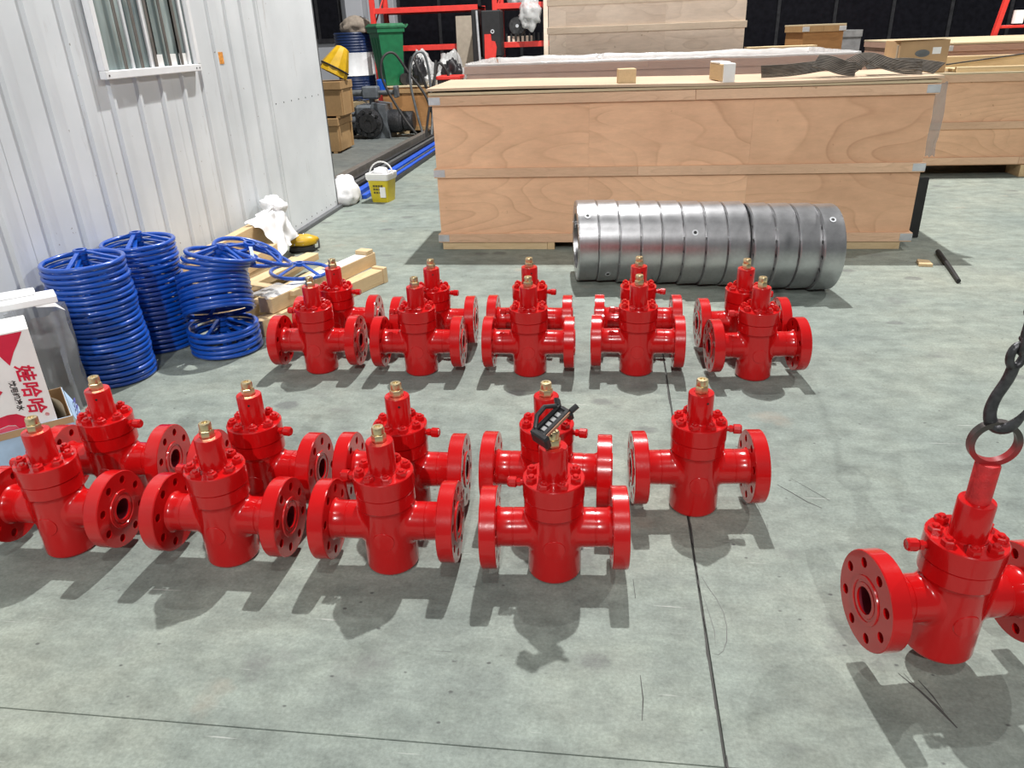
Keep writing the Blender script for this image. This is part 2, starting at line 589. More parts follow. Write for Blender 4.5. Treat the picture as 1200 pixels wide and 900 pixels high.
# ================================================================== SETTING
def setting():
    fl = MB().box(-9.5, 10, -1.5, 18, -0.14, -0.012).build('floor', 'sub_floor')
    struct(fl)
    xs = [-9.5, -5.69, 0.304, 6.3, 10]
    ys = [-1.5, 1.283, 7.28, 13.28, 18]
    g, gy = 0.0038, 0.0013
    for j in range(4):
        xj = xs if j < 2 else [-9.5, -3.32, 0.304, 6.3, 10]
        for i in range(4):
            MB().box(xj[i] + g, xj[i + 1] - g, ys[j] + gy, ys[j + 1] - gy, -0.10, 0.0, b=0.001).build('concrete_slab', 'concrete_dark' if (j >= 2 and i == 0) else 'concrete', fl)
    # ragged edge of the long joint, cracks and scuff marks
    rnd = random.Random(12)

    def strip(name, pts, w, mat, z=.0006):
        vs_, fs_ = [], []
        for k, (x, y) in enumerate(pts):
            x0_, y0_ = pts[max(0, k - 1)]
            x1_, y1_ = pts[min(len(pts) - 1, k + 1)]
            d = Vector((x1_ - x0_, y1_ - y0_, 0)).normalized()
            ww = w * rnd.uniform(.5, 1.2) * (.35 if k in (0, len(pts) - 1) else 1)
            vs_ += [(x - d.y * ww, y + d.x * ww, z), (x + d.y * ww, y - d.x * ww, z)]
        for k in range(len(pts) - 1):
            fs_.append([2 * k, 2 * k + 1, 2 * k + 3, 2 * k + 2])
        MB().add(vs_, fs_).build(name, mat, fl)
    y = .9
    while y < 5.2:
        L = rnd.uniform(.06, .30)
        n = max(3, int(L / .025))
        sx = rnd.choice((-1, 1)) * rnd.uniform(.002, .0045)
        strip('joint_chip', [(0.304 + sx + rnd.uniform(-.0015, .0015), y + L * k / n) for k in range(n + 1)], rnd.uniform(.0014, .0034), 'sub_floor')
        y += L + rnd.uniform(.02, .14)
    strip('crack', [(.318, 1.98), (.333, 1.93), (.352, 1.88), (.366, 1.82), (.368, 1.76), (.360, 1.70), (.345, 1.66), (.330, 1.645), (.312, 1.65)], .0011, 'scuff')
    strip('crack', [(.312, 1.90), (.322, 1.82), (.330, 1.74), (.326, 1.68)], .0009, 'scuff')
    for pts, w in (([(.80, 1.62), (.835, 1.565), (.862, 1.51), (.885, 1.45)], .004), ([(.845, 1.60), (.862, 1.55), (.872, 1.50)], .0025), ([(.815, 1.62), (.83, 1.58)], .002),
                   ([(.66, 2.55), (.70, 2.50), (.745, 2.44), (.79, 2.40)], .0022), ([(.72, 2.60), (.78, 2.52), (.83, 2.45)], .0016), ([(.56, 2.42), (.57, 2.36)], .002),
                   ([(.10, 1.95), (.105, 1.86)], .003), ([(.11, 1.55), (.115, 1.47), (.11, 1.40)], .002)):
        strip('scuff_mark', pts, w, 'sub_floor')
    for k in range(34):
        x, y = rnd.uniform(-1.7, 2.6), rnd.uniform(1.3, 5.0)
        a = rnd.uniform(-.6, 1.6)
        L = rnd.uniform(.015, .06)
        strip('scuff_mark', [(x, y), (x + L * cos(a) * .5, y + L * sin(a) * .5 + .002), (x + L * cos(a), y + L * sin(a))], rnd.uniform(.0006, .0016), 'scuff')

    # ---- cabin wall on the left
    wl = MB().box(-5.2, -2.872, -1.5, 7.69, 0.02, 3.2).build('wall_left', 'wall_white')
    struct(wl)
    pitch = 0.2655
    y0 = 4.298
    step = pitch * 3
    j0 = -8
    for j in range(j0, 3):
        # a sheet of three ribs
        a = y0 + (j * 3 - 0.5) * pitch
        b = min(a + step, 6.455)
        if a > 6.3 or b < 0.2:
            continue
        prof = [(0.0, a + 0.001)]
        for k in range(3):
            c = a + (k + 0.5) * pitch
            if c + 0.03 < b:
                prof += [(0.0, c - 0.026), (0.016, c - 0.013), (0.016, c + 0.011), (0.0, c + 0.017)]
        prof.append((0.0, b - 0.001))
        mb = MB()
        vs_ = []
        for z in (0.03, 3.2):
            for dx, y in prof:
                vs_.append((-2.856 + dx, y, z))
        n = len(prof)
        fs_ = [[i, i + 1, i + 1 + n, i + n] for i in range(n - 1)]
        mb.add(vs_, fs_)
        o = mb.build('ribbed_panel', 'wall_panel', wl)
    MB().box(-2.872, -2.850, 6.462, 7.69, 0.03, 3.2, b=0.002).build('flat_panel', 'wall_panel', wl)
    for k in range(7):
        MB().lathe([(0, 0), (0.006, 0), (0.006, .003), (0, .004)], 6, T(-2.850, 6.53 + k * .17, 1.13) @ RX).build('rivet', 'dark_steel', wl)
    for k in range(9):
        MB().lathe([(0, 0), (0.005, 0), (0.005, .003), (0, .004)], 6, T(-2.850, 6.55 + k * .135, .075) @ RX).build('rivet', 'dark_steel', wl)
    MB().box(-2.875, -2.846, 7.69, 7.705, 0.0, 3.2).build('corner_strip', 'trim_dark', wl)
    tr = MB().box(-2.87, -2.80, -1.5, 7.72, 0.0, 0.035, b=0.003).build('trim_1', 'trim_dark')
    struct(tr)

    # ---- cabin window with bars
    wd = thing('window_1', None, None, (-2.84, 4.22, 1.445))
    struct(wd)
    w, h, t = 1.085, 1.1, 0.045
    MB().box(-0.01, 0.032, 0, w, 0, t, b=.004).build('window_sill', 'white_paint', wd)
    MB().box(-0.01, 0.032, 0, w, h, h + t, b=.004).build('window_head', 'white_paint', wd)
    MB().box(-0.01, 0.032, 0, t, t, h, b=.004).build('window_jamb', 'white_paint', wd)
    MB().box(-0.01, 0.032, w - t, w, t, h, b=.004).build('window_jamb', 'white_paint', wd)
    MB().box(-0.012, -0.006, t, w * .52, t, h).build('pane', 'window_glass', wd)
    MB().box(-0.006, 0.0, w * .48, w - t, t, h).build('pane', 'window_glass', wd)
    MB().box(-0.006, 0.012, w * .475, w * .505, t, h, b=.003).build('sash_stile', 'white_paint', wd)
    MB().box(-0.004, 0.014, w - t - .075, w - t - .045, t, h, b=.003).build('sash_stile', 'white_paint', wd)
    for f in (.215, .37, .515, .66, .80):
        MB().tube([(0.018, w * f, t), (0.018, w * f, h)], 0.0095, 8).build('bar', 'bar_brown', wd, True)
    for f in (.57, .72, .85):
        MB().box(0.001, 0.003, w * f - .05, w * f + .05, t, t + .07).build('paper_label', 'paper', wd)
    for y, z in ((.03, .02), (w - .03, .02), (w - .07, .02)):
        MB().lathe([(0, 0), (0.006, 0), (0.006, .002), (0, .003)], 6, T(.032, y, z) @ RX).build('screw', 'dark_steel', wd)
    st = MB().box(-2.8555, -2.853, 5.665, 5.735, 1.475, 1.555).build('sticker', 'sticker_orange')
    tag(st, 'small orange notice stuck on the grey cabin wall', 'sticker')

    # ---- far wall of the hall
    wb = MB().box(-9.5, 10, 17.5, 17.8, 0, 5.5).build('wall_back', 'back_wall')
    struct(wb)

    def dark_window(nm, x0, x1, z0, z1, nm_mull):
        o = thing(nm, None, None, ((x0 + x1) / 2, 17.49, z0))
        struct(o)
        hw = (x1 - x0) / 2
        hh = z1 - z0
        MB().box(-hw, hw, -0.02, 0.005, 0, hh).build('pane', 'dark_glass', o)
        for k in range(nm_mull + 1):
            x = -hw + 2 * hw * k / nm_mull
            MB().box(x - .03, x + .03, -0.05, 0.0, 0, hh).build('mullion', 'mullion', o)
        MB().box(-hw, hw, -0.06, 0.0, -0.05, 0.03).build('sill', 'mullion', o)
    dark_window('window_2', -7.4, -5.86, 1.62, 3.5, 3)
    dark_window('window_3', -4.55, -0.2, 0.6, 3.5, 5)
    dark_window('window_4', 0.0, 9.9, 0.6, 3.5, 9)
    cl = MB().box(-5.62, -5.25, 17.1, 17.5, 0, 3.6, b=.01).build('column', 'back_wall', wb)
    MB().box(-4.80, -4.60, 17.2, 17.5, 0, 3.6, b=.01).build('column', 'back_wall', wb)


setting()


# ================================================================== VALVES
FL_IN, FL_OUT = 0.180, 0.231      # flange between these x
VM = {}


def valve_meshes():
    ax = 0.165
    b = MB()
    b.lathe([(0, 0.0), (0.078, 0.0), (0.0855, 0.008), (0.0865, 0.012), (0.0865, 0.016), (0.0865, 0.226), (0.0867, 0.231), (0.090, 0.240), (0.0945, 0.245),
             (0.0945, 0.2895), (0.092, 0.2915), (0.0, 0.2915)], 40)
    R1, R2, fl_ = 0.0866, 0.0635, 0.0165
    n = 40
    for sgn in (1, -1):
        vs_, fs_ = [], []
        rows = 0
        for i in range(n):
            a = 2 * pi * i / n
            col = []
            ya, za = R2 * cos(a), R2 * sin(a)
            yb_, zb_ = (R2 + fl_) * cos(a), (R2 + fl_) * sin(a)
            P0 = Vector((math.sqrt(R1 * R1 - yb_ * yb_) - .0008, yb_, zb_))
            P1 = Vector((math.sqrt(R1 * R1 - ya * ya), ya, za))
            P2 = Vector((P1.x + fl_, ya, za))
            for k in range(8):
                t = k / 7
                col.append(P0 * (1 - t) ** 2 + P1 * 2 * t * (1 - t) + P2 * t * t)
            for x, r in ((.128, R2), (.1295, R2 - .0016), (.1315, R2 - .0016), (.133, R2 - .0003), (FL_IN - .012, R2 - .001), (FL_IN - .004, R2 + .003), (FL_IN + .002, R2 + .008)):
                col.append(Vector((x, r * cos(a), r * sin(a))))
            rows = len(col)
            vs_ += [Vector((q.x * sgn, q.y, q.z + ax)) for q in col]
        for i in range(n):
            j = (i + 1) % n
            for k in range(rows - 1):
                fs_.append([i * rows + k, j * rows + k, j * rows + k + 1, i * rows + k + 1])
        b.add(vs_, fs_)
    VM['body'] = b.mesh('body', 'red', True, 40)
    # bore
    q = MB()
    q.lathe([(0.0365, 0.003), (0.036, 0.10), (0.0, 0.10)], 24)
    VM['bore'] = q.mesh('bore', 'bore', True)
    # flange along +z then turned
    q = MB()
    holes = [ngon(0.0365, 24)]
    for k in range(8):
        a = pi / 8 + k * pi / 4
        holes.append([(0.101 * cos(a) + x, 0.101 * sin(a) + y) for x, y in ngon(0.0142, 12)])
    vs_, fs_ = holed_disc(ngon(0.1305, 48), holes, 0.0, FL_OUT - FL_IN)
    q.add(vs_, fs_)
    # rounded rim
    w = FL_OUT - FL_IN
    q.lathe([(0.1300, 0.0), (0.1325, 0.003), (0.1325, w - .003), (0.1300, w)], 48)
    # raised face
    q.lathe([(0.0365, w - .001), (0.0365, w + .0025), (0.047, w + .0025), (0.0485, w + .0005), (0.054, w + .0005), (0.0555, w + .0035), (0.066, w + .0035), (0.0675, w - .001)], 40)
    VM['flange'] = q.mesh('flange', 'red', True, 30)
    # bonnet
    q = MB()
    q.lathe([(0.0, 0.2925), (0.094, 0.2925), (0.097, 0.2945), (0.097, 0.352), (0.0945, 0.355), (0.048, 0.355), (0.046, 0.3585), (0.044, 0.3585), (0, 0.3585)], 40)
    VM['bonnet'] = q.mesh('bonnet', 'red', True)
    q = MB()
    q.lathe([(0.0, 0.355), (0.0440, 0.355), (0.0440, 0.460), (0.0420, 0.4635), (0.0255, 0.4645), (0.0245, 0.462), (0.0, 0.462)], 32)
    VM['neck'] = q.mesh('stem_housing', 'red', True)
    q = MB().lathe([(0.0, 0), (0.0042, 0), (0.0042, 0.002), (0, 0.002)], 10)
    VM['port'] = q.mesh('weep_hole', 'black', True)
    q = MB()
    q.lathe([(0.0, 0.461), (0.0215, 0.461), (0.0238, 0.464), (0.0238, 0.485), (0.0215, 0.4885), (0.017, 0.489)], 6)
    q.lathe([(0.017, 0.486), (0.0175, 0.4895), (0.0200, 0.4915), (0.0200, 0.5080), (0.0180, 0.513), (0.0095, 0.5135), (0.0085, 0.5095), (0.0, 0.5095)], 12)
    VM['nut'] = q.mesh('gland_nut', 'brass', True, 30)
    q = MB()
    q.lathe([(0.0, 0), (0.0178, 0.0), (0.0178, 0.0130), (0.0150, 0.0160), (0.0, 0.0160)], 6)
    q.lathe([(0.0095, 0.015), (0.0095, 0.0205), (0.0075, 0.0225), (0.0, 0.0225)], 12)
    VM['bolt'] = q.mesh('stud_nut', 'red', True, 25)
    q = MB()
    q.lathe([(0.0095, 0.090), (0.0095, 0.105)], 12, RX)
    q.lathe([(0.0, 0.1045), (0.0145, 0.1035), (0.0145, 0.114), (0.0, 0.114)], 6, RX)
    q.lathe([(0.0105, 0.112), (0.0105, 0.119)], 12, RX)
    q.lathe([(0.0, 0.1185), (0.0150, 0.1165), (0.0172, 0.119), (0.0172, 0.141), (0.014, 0.1455), (0.0, 0.1445)], 10, RX)
    VM['fitting'] = q.mesh('grease_fitting', 'red', True, 30)
    # cast boss disc following the body
    q = MB()
    pts, fs_ = [(0, -0.0887, 0)], []
    n = 28
    for fr, h in ((.5, .0022), (.95, .0022), (1.0, .0002)):
        for i in range(n):
            a = 2 * pi * i / n
            u, v = 0.035 * fr * cos(a), 0.035 * fr * sin(a)
            th = u / 0.0865
            r = 0.0865 + h
            pts.append((r * sin(th), -r * cos(th), v))
    for i in range(n):
        j = (i + 1) % n
        fs_.append([0, 1 + i, 1 + j])
        for ring in range(2):
            a = 1 + ring * n
            fs_.append([a + i, a + n + i, a + n + j, a + j])
    q.add(pts, fs_)
    VM['boss'] = q.mesh('cast_boss', 'red', True, 30)


valve_meshes()


def make_valve(gland=True):
    t = thing('gate_valve', None, 'valve')
    body = put('body', VM['body'], t)
    for s in (0, 1):
        put('cast_boss', VM['boss'], body, (0, 0, 0.136), (0, 0, s * pi))
    for s in (1, -1):
        f = put('flange', VM['flange'], t, (s * FL_IN, 0, 0.165), (0, s * pi / 2, 0))
        put('bore', VM['bore'], f, (0, 0, FL_OUT - FL_IN), (pi, 0, 0))
    put('bonnet', VM['bonnet'], t)
    nk = put('stem_housing', VM['neck'], t)
    put('weep_hole', VM['port'], nk, (0.0425 * sin(.35), -0.0425 * cos(.35), 0.438), (pi / 2, 0, .35))
    if gland:
        put('gland_nut', VM['nut'], t, rot=(0, 0, .3))
    for k in range(8):
        a = pi / 8 + k * pi / 4
        put('stud_nut', VM['bolt'], t, (0.0735 * cos(a), 0.0735 * sin(a), 0.355), (0, 0, a * 1.7))
    fit = put('grease_fitting', VM['fitting'], t, (0, 0, 0.326), (0, 0, -0.12))
    return t


PROTO = make_valve()
ROWS = [
    ('rearmost row, before the steel rings', [(-1.515, 3.884), (-0.958, 3.880), (-0.424, 3.912), (0.161, 3.933), (0.709, 3.893)], 0, (4, 3, 1, 1, 4)),
    ('second row from the rear', [(-1.519, 3.552), (-0.970, 3.554), (-0.395, 3.569), (0.152, 3.604), (0.733, 3.577)], pi, (2, 2, 1, 0, 6)),
    ('third row from the rear', [(-1.869, 2.300), (-1.270, 2.285), (-0.729, 2.304), (-0.205, 2.335), (0.327, 2.388)], 0, (4, 0, 2, 0, 5)),
    ('front row nearest the camera', [(-1.873, 1.977), (-1.266, 1.975), (-0.700, 1.983), (-0.155, 1.985)], pi, (0, 0, 2, 4)),
]
ORD = ['leftmost', 'second from left', 'third from left', 'fourth from left', 'rightmost']
YAWS = {}
first = True
for ri, (rn, ps, rz, yaws) in enumerate(ROWS):
    for k, (x, y) in enumerate(ps):
        v = PROTO if first else copy_tree(PROTO)
        first = False
        v.location = (x, y, 0)
        v.rotation_euler = (0, 0, rz + rad(yaws[k]))
        od = ORD[k] if not (ri == 3 and k == 3) else 'rightmost'
        v['label'] = 'glossy red flanged gate valve, %s in the %s' % (od, rn)
        v['group'] = 'red gate valves set out in rows'

# valve hanging from the hook
HV = make_valve(gland=False)
HX, HY, HZ = 0.910, 1.685, 0.055
HV.location = (HX, HY, HZ)
HROT = Euler((rad(0), rad(-1.0), pi + rad(11)))
HV.rotation_euler = HROT
tag(HV, 'red gate valve hanging from the chain hook at the right, just off the floor', 'valve', 'red gate valves set out in rows')
HM = Matrix.Translation((HX, HY, HZ)) @ HROT.to_matrix().to_4x4()

le = thing('lifting_eye', 'red threaded lifting eye with bare steel ring screwed into the hanging valve', 'lifting eye', HM @ Vector((0, 0, .462)), rot=HROT)
MB().lathe([(0, 0), (.0285, 0), (.0285, .104), (.026, .109), (0, .109)], 24).build('shank', 'red_rough', le, True)


def ring_mesh(R, hw, ht):
    q = MB()
    q.lathe([(R - ht, -hw), (R + ht, -hw), (R + ht, hw), (R - ht, hw)], 48, close=True)
    return q


m_, t_, b_ = nt('eye_ring')
ng = N(t_, 'ShaderNodeSeparateXYZ')
t_.links.new(coords(t_), ng.inputs[0])
nn = N(t_, 'ShaderNodeTexNoise', Scale=30.0, Detail=4.0)
t_.links.new(coords(t_), nn.inputs['Vector'])
ad = N(t_, 'ShaderNodeMath', operation='MULTIPLY_ADD')
ad.inputs[1].default_value = 0.06
t_.links.new(nn.outputs[0], ad.inputs[0])
t_.links.new(ng.outputs[1], ad.inputs[2])
fr_ = ramp(t_, ad.outputs[0], [(0.0, (0, 0, 0)), (0.055, (1, 1, 1))])
t_.links.new(mix(t_, fr_, (0.26, 0.012, 0.014), (0.14, 0.125, 0.12)), b_.inputs['Base Color'])
t_.links.new(fr_, b_.inputs['Metallic'])
b_.inputs['Roughness'].default_value = 0.38
MATS['eye_ring'] = m_
ring_mesh(.0525, .010, .0065).build('ring', 'eye_ring', le, True, loc=(0, 0, .164), rot=(pi / 2, 0, rad(-12)))

# hook
hp = HM @ Vector((0, 0, .462 + .164 + .0525))
hk = thing('lifting_hook', 'dark forged steel hook through the lifting eye of the hanging valve', 'hook', hp)
ctl = [(.034, -.026, .056, .001), (.029, -.022, .026, .0085), (.016, -.012, -.003, .0135), (-.002, -.001, -.012, .0150), (-.016, .006, -.002, .0150), (-.022, .010, .018, .0145), (-.022, .011, .042, .0135),
       (-.018, .010, .066, .0128), (-.011, .008, .090, .0126), (-.006, .005, .112, .0128), (-.004, .002, .134, .0132), (-.004, 0, .152, .013)]
path, rr = [], []
for i in range(len(ctl) - 1):
    p = [Vector(ctl[min(len(ctl) - 1, max(0, i + d))]) for d in (-1, 0, 1, 2)]
    for k in range(4):
        t = k / 4
        q = 0.5 * ((2 * p[1]) + (-p[0] + p[2]) * t + (2 * p[0] - 5 * p[1] + 4 * p[2] - p[3]) * t * t + (-p[0] + 3 * p[1] - 3 * p[2] + p[3]) * t ** 3)
        path.append(Vector(q[:3]))
        rr.append(max(.001, q[3]))
MB().tube(path, rr, 12).build('hook_bend', 'iron', hk, True, 60)
eye_c = Vector((-.004, -.002, .172))
MB().tube([eye_c + Vector((.016 * cos(a), .004 * cos(a), .026 * sin(a))) for a in [2 * pi * i / 20 for i in range(20)]], .0095, 10, closed=True).build('hook_eye', 'iron', hk, True, 60)


def link_pts(c, L, Wd, ax, side):
    pts = []
    for i in range(24):
        a = 2 * pi * i / 24
        u = cos(a) * Wd
        v = sin(a) * Wd + (L if sin(a) >= 0 else -L)
        pts.append(c + side * u + ax * v)
    return pts


ch = thing('lifting_chain', 'dark steel chain holding the hook at the right edge', 'chain', hp + eye_c)
axd = Vector((.05, .02, 1)).normalized()
s1 = Vector((0, 1, 0)).cross(axd).normalized()
s2 = axd.cross(s1).normalized()
c0 = Vector((.006, 0, .034))
q = MB().tube(link_pts(c0, .010, .015, axd, (s2 + s1 * .4).normalized()), .0075, 8, closed=True)
q.build('shackle', 'iron', ch, True, 60)
MB().tube([c0 + s2 * .03 - axd * .0 + s1 * .012, c0 - s2 * .03 + s1 * .012], .009, 10).build('shackle_pin', 'iron', ch, True)
MB().tube(link_pts(c0 + Vector((.045, -.01, .006)), .006, .016, Vector((.3, .1, -1)).normalized(), s1), .007, 8, closed=True).build('chain_link', 'iron', ch, True, 60)
for k in range(30):
    c = c0 + axd * (.040 + k * .046)
    sd = (s1 * .75 + s2 * .66).normalized() if k % 2 == 0 else (s1 * .66 - s2 * .75).normalized()
    MB().tube(link_pts(c, .0155, .0125, axd, sd), .0065, 8, closed=True).build('chain_link', 'iron', ch, True, 60)


# black gadget hooked on the brass nut of the front-right valve
def gadget():
    g = thing('lock_gadget', 'black gadget with grey square tiles hung on the brass nut of a front-row valve', 'gadget', (-0.158, 1.968, 0.546), rot=(rad(12), rad(-24), rad(48)))
    MB().box(-.075, .085, -.018, -.006, .0, .014, b=.002).build('rail', 'black_plastic', g)
    MB().box(-.075, .085, .012, .022, .002, .016, b=.002).build('rail', 'black_plastic', g)
    MB().box(-.070, .083, -.0205, -.018, .001, .012).build('copper_strip', 'copper', g)
    MB().box(-.072, .082, -.006, .012, -.002, .006, b=.001).build('base_strip', 'black_plastic', g)
    MB().box(-.088, -.058, -.032, .026, -.030, .016, b=.006).build('end_block', 'black_plastic', g)
    MB().box(.070, .096, -.026, .020, -.024, .010, b=.008).build('end_block', 'black_plastic', g)
    MB().tube([(.080, .020, .008), (.098, .034, .016)], .010, 8).build('knob', 'black_plastic', g, True)
    MB().tube([(.088, -.018, .008), (.118, -.026, .018)], .008, 8).build('knob', 'black_plastic', g, True)
    MB().tube([(-.06, .02, .012), (-.02, .034, .026), (.03, .036, .028), (.07, .02, .016)], .007, 8).build('cable', 'black_plastic', g, True)
    for k in range(4):
        MB().box(-.048 + k * .028, -.028 + k * .028, -.004, .010, .006, .0085, b=.001).build('tile', 'button_grey', g)
    g.scale = (.74, 1.15, 1.1)


gadget()


# ================================================================== HAND WHEELS
def make_wheel():
    t = thing('handwheel', None, 'handwheel')
    R, r, hz = 0.187, 0.0132, 0.056
    q = MB()
    q.lathe([(R + r * cos(a), r * sin(a)) for a in [2 * pi * i / 8 for i in range(8)]], 40, close=True)
    q.build('rim', 'blue', t, True, 60)
    q = MB()
    q.lathe([(.019, hz - .020), (.033, hz - .020), (.033, hz + .002), (.031, hz + .004), (.019, hz + .004)], 20, close=True)
    q.build('hub', 'blue', t, True)
    sp = MB()
    a_, b_ = Vector((.028, 0, hz - .008)), Vector((R - .004, 0, 0.002))
    d = (b_ - a_).normalized()
    u = Vector((0, 1, 0))
    n = d.cross(u)
    vs_ = []
    for p in (a_, b_):
        for su, sn in ((-1, -1), (1, -1), (1, 1), (-1, 1)):
            vs_.append(p + u * su * .010 + n * sn * .0045)
    sp.add(vs_, [[0, 3, 2, 1], [4, 5, 6, 7], [0, 1, 5, 4], [1, 2, 6, 5], [2, 3, 7, 6], [3, 0, 4, 7]])
    me = sp.mesh('spoke', 'blue')
    for k in range(4):
        put('spoke', me, t, (0, 0, 0), (0, 0, k * pi / 2 + .35))
    return t


ORDN = ['lowest', 'second', 'third', 'fourth', 'fifth', 'sixth', 'seventh', 'eighth', 'ninth', 'tenth', 'eleventh', 'twelfth', 'thirteenth', 'fourteenth', 'fifteenth', 'sixteenth', 'seventeenth', 'eighteenth', 'nineteenth', 'twentieth', 'twenty-first', 'twenty-second', 'twenty-third']
WP = make_wheel()
wfirst = True


def wheel(loc, rot, label, group):
    global wfirst
    o = WP if wfirst else copy_tree(WP)
    wfirst = False
    o.location = loc
    o.rotation_euler = rot
    o['label'] = label
    o['group'] = group
    return o


def stack(x, y, n, dz, tx, ty, top_lab, lab, group, seed, jit=.004):
    rnd = random.Random(seed)
    for k in range(n):
        f = k / (n - 1)
        wheel((x + tx * f + rnd.uniform(-jit, jit), y + ty * f + rnd.uniform(-jit, jit), .0125 + k * dz),
              (rnd.uniform(-.012, .012), rnd.uniform(-.012, .012), rnd.choice((0, 1, 2, 3)) * pi / 2 + rnd.uniform(-.12, .12)), top_lab if k == n - 1 else lab % (ORDN[k] + (' from the floor' if k else '')), group)


stack(-2.618, 3.415, 23, .0285, -.010, -.02, 'topmost blue handwheel of the stack nearest the water carton', 'blue handwheel %s in the tall stack nearest the water carton', 'blue handwheels stacked by the cabin wall', 1)
stack(-2.625, 3.885, 22, .0285, -.01, -.01, 'topmost blue handwheel of the middle stack against the cabin wall', 'blue handwheel %s in the middle stack against the cabin wall', 'blue handwheels stacked by the cabin wall', 2)
# third, slumped stack: loose wheels at the bottom, a nest on top
G3 = 'blue handwheels in the slumped stack'
L3 = 'blue handwheel %s in the loose foot of the slumped stack'
xb, yb = -2.185, 3.81
for k in range(5):
    wheel((xb - .003 * k, yb + .004 * k, .014 + .031 * k), (rad(1.5 * (k % 3 - 1)), rad(-1.0 * (k % 2)), .3 * k), L3 % (ORDN[k] + (' from the floor' if k else '')), G3)
ax3 = Vector((-.5 * .42, .865 * .42, .9)).normalized()
base3 = Vector((xb - .005, yb + .0, .232))
for k in range(9):
    e3 = (ax3 + Vector((.02 * sin(k), .02 * cos(k * 2), 0))).to_track_quat('Z', 'Y').to_euler()
    wheel(base3 + ax3 * (.0262 * k), e3, 'blue handwheel %s in the tilted nest of the slumped stack' % (ORDN[k] + (' from below' if k else '')), G3)
top3 = base3 + ax3 * .245
for k in range(3):
    ax4 = Vector((.05 + .06 * k, .16, .97)).normalized()
    wheel(top3 + Vector((.035 + .018 * k, .0 + .01 * k, .022 + .026 * k)), ax4.to_track_quat('Z', 'Y').to_euler(), 'blue handwheel skewed at the head of the slumped stack, %s' % ('lowest of three', 'middle of three', 'top of three')[k], G3)
wheel((xb + .09, yb + .27, .50), (rad(6), rad(20), .3), 'blue handwheel tipped sideways on top of the slumped stack', G3)
wheel((xb + .13, yb + .33, .465), (rad(6), rad(23), .9), 'second blue handwheel tipped toward the lumber from the slumped stack', G3)
wheel((-2.02, 4.60, .232), (rad(2), rad(3), .75), 'single blue handwheel lying flat on the pale lumber', G3)


# ================================================================== LEFT-HAND CLUTTER
def beam(name, a, b, w, h, mat, label, cat, group=None, z=0.0, roll=0.0, bev=.003):
    """a straight timber / bar from a to b (xy), its underside at z"""
    a, b = Vector((a[0], a[1], 0)), Vector((b[0], b[1], 0))
    L = (b - a).length
    ang = math.atan2(b.y - a.y, b.x - a.x)
    zs = z if isinstance(z, tuple) else (z, z)
    q = MB().box(-w / 2, w / 2, 0, L, 0, h, b=bev)
    o = q.build(name, mat)
    o.location = (a.x, a.y, zs[0])
    o.rotation_euler = Euler((math.atan2(zs[1] - zs[0], L), roll, ang - pi / 2))
    return tag(o, label, cat, group)


GL = 'pale pine lumber by the cabin wall'
beam('lumber', (-2.745, 4.05), (-2.745, 5.75), .09, .15, 'pine', 'pale pine plank on edge flush against the cabin wall, bottom of the pair', 'lumber', GL, 0.037)
beam('lumber', (-2.755, 4.10), (-2.735, 5.62), .075, .15, 'pine', 'pale pine plank on edge along the cabin wall, under the white cloth', 'lumber', GL, 0.189)
beam('lumber', (-2.63, 4.12), (-2.60, 5.52), .10, .10, 'pine', 'pale pine beam beside the wall planks, lower of two', 'lumber', GL, 0.0)
beam('lumber', (-2.63, 4.20), (-2.585, 5.44), .09, .10, 'pine', 'pale pine beam with a split end lying beside the wall planks', 'lumber', GL, 0.102)
beam('lumber', (-2.47, 4.18), (-2.40, 5.46), .11, .09, 'pine', 'wide pale pine board in the middle of the lumber pile', 'lumber', GL, 0.0)
beam('lumber', (-2.48, 4.26), (-2.24, 5.38), .10, .05, 'pine', 'thin pale pine slat slanting across the lumber pile', 'lumber', GL, 0.094)
beam('lumber', (-2.31, 4.15), (-2.05, 5.32), .10, .09, 'pine', 'pale pine beam behind the taped beam', 'lumber', GL, 0.0)
tb = beam('lumber', (-2.07, 4.13), (-1.735, 5.20), .105, .095, 'pine', 'taped pale pine beam with white wrapping on its upper face', 'lumber', GL, 0.104)
MB().box(-.05, .05, .03, 1.02, .095, .0975).build('white_wrap', 'white_plastic', tb)
MB().box(-.05, .05, 1.02, 1.10, .095, .125, b=.003).build('end_block', 'pine_x', tb)
sb = beam('lumber', (-2.085, 4.01), (-1.655, 5.09), .10, .10, 'pine', 'pale pine beam on the floor below the taped beam', 'lumber', GL, 0.0)
MB().box(-.052, .058, 1.163, 1.205, .0, .112, b=.003).build('end_block', 'pine_x', sb)
beam('lumber', (-2.33, 4.45), (-1.93, 4.30), .07, .035, 'pine', 'short pale pine cross slat between the beams', 'lumber', GL, 0.165)
pf = thing('plastic_wrap', 'clear plastic wrapping with grey rings on the end of the taped beam', 'plastic wrap', (-2.09, 4.22, .20))
q = MB()
vs_, fs_ = [], []
for i in range(9):
    for j in range(7):
        x = -.08 + .16 * i / 8
        y = -.10 + .26 * j / 6
        vs_.append((x, y, .012 + .012 * noise.noise((x * 22, y * 22, 3.1)) - .9 * max(0, abs(x) - .055)))
for i in range(8):
    for j in range(6):
        fs_.append([i * 7 + j, (i + 1) * 7 + j, (i + 1) * 7 + j + 1, i * 7 + j + 1])
q.add(vs_, fs_)
q.build('film', 'film_white', pf, True, loc=(0, 0, .008), rot=(0, 0, -.3))


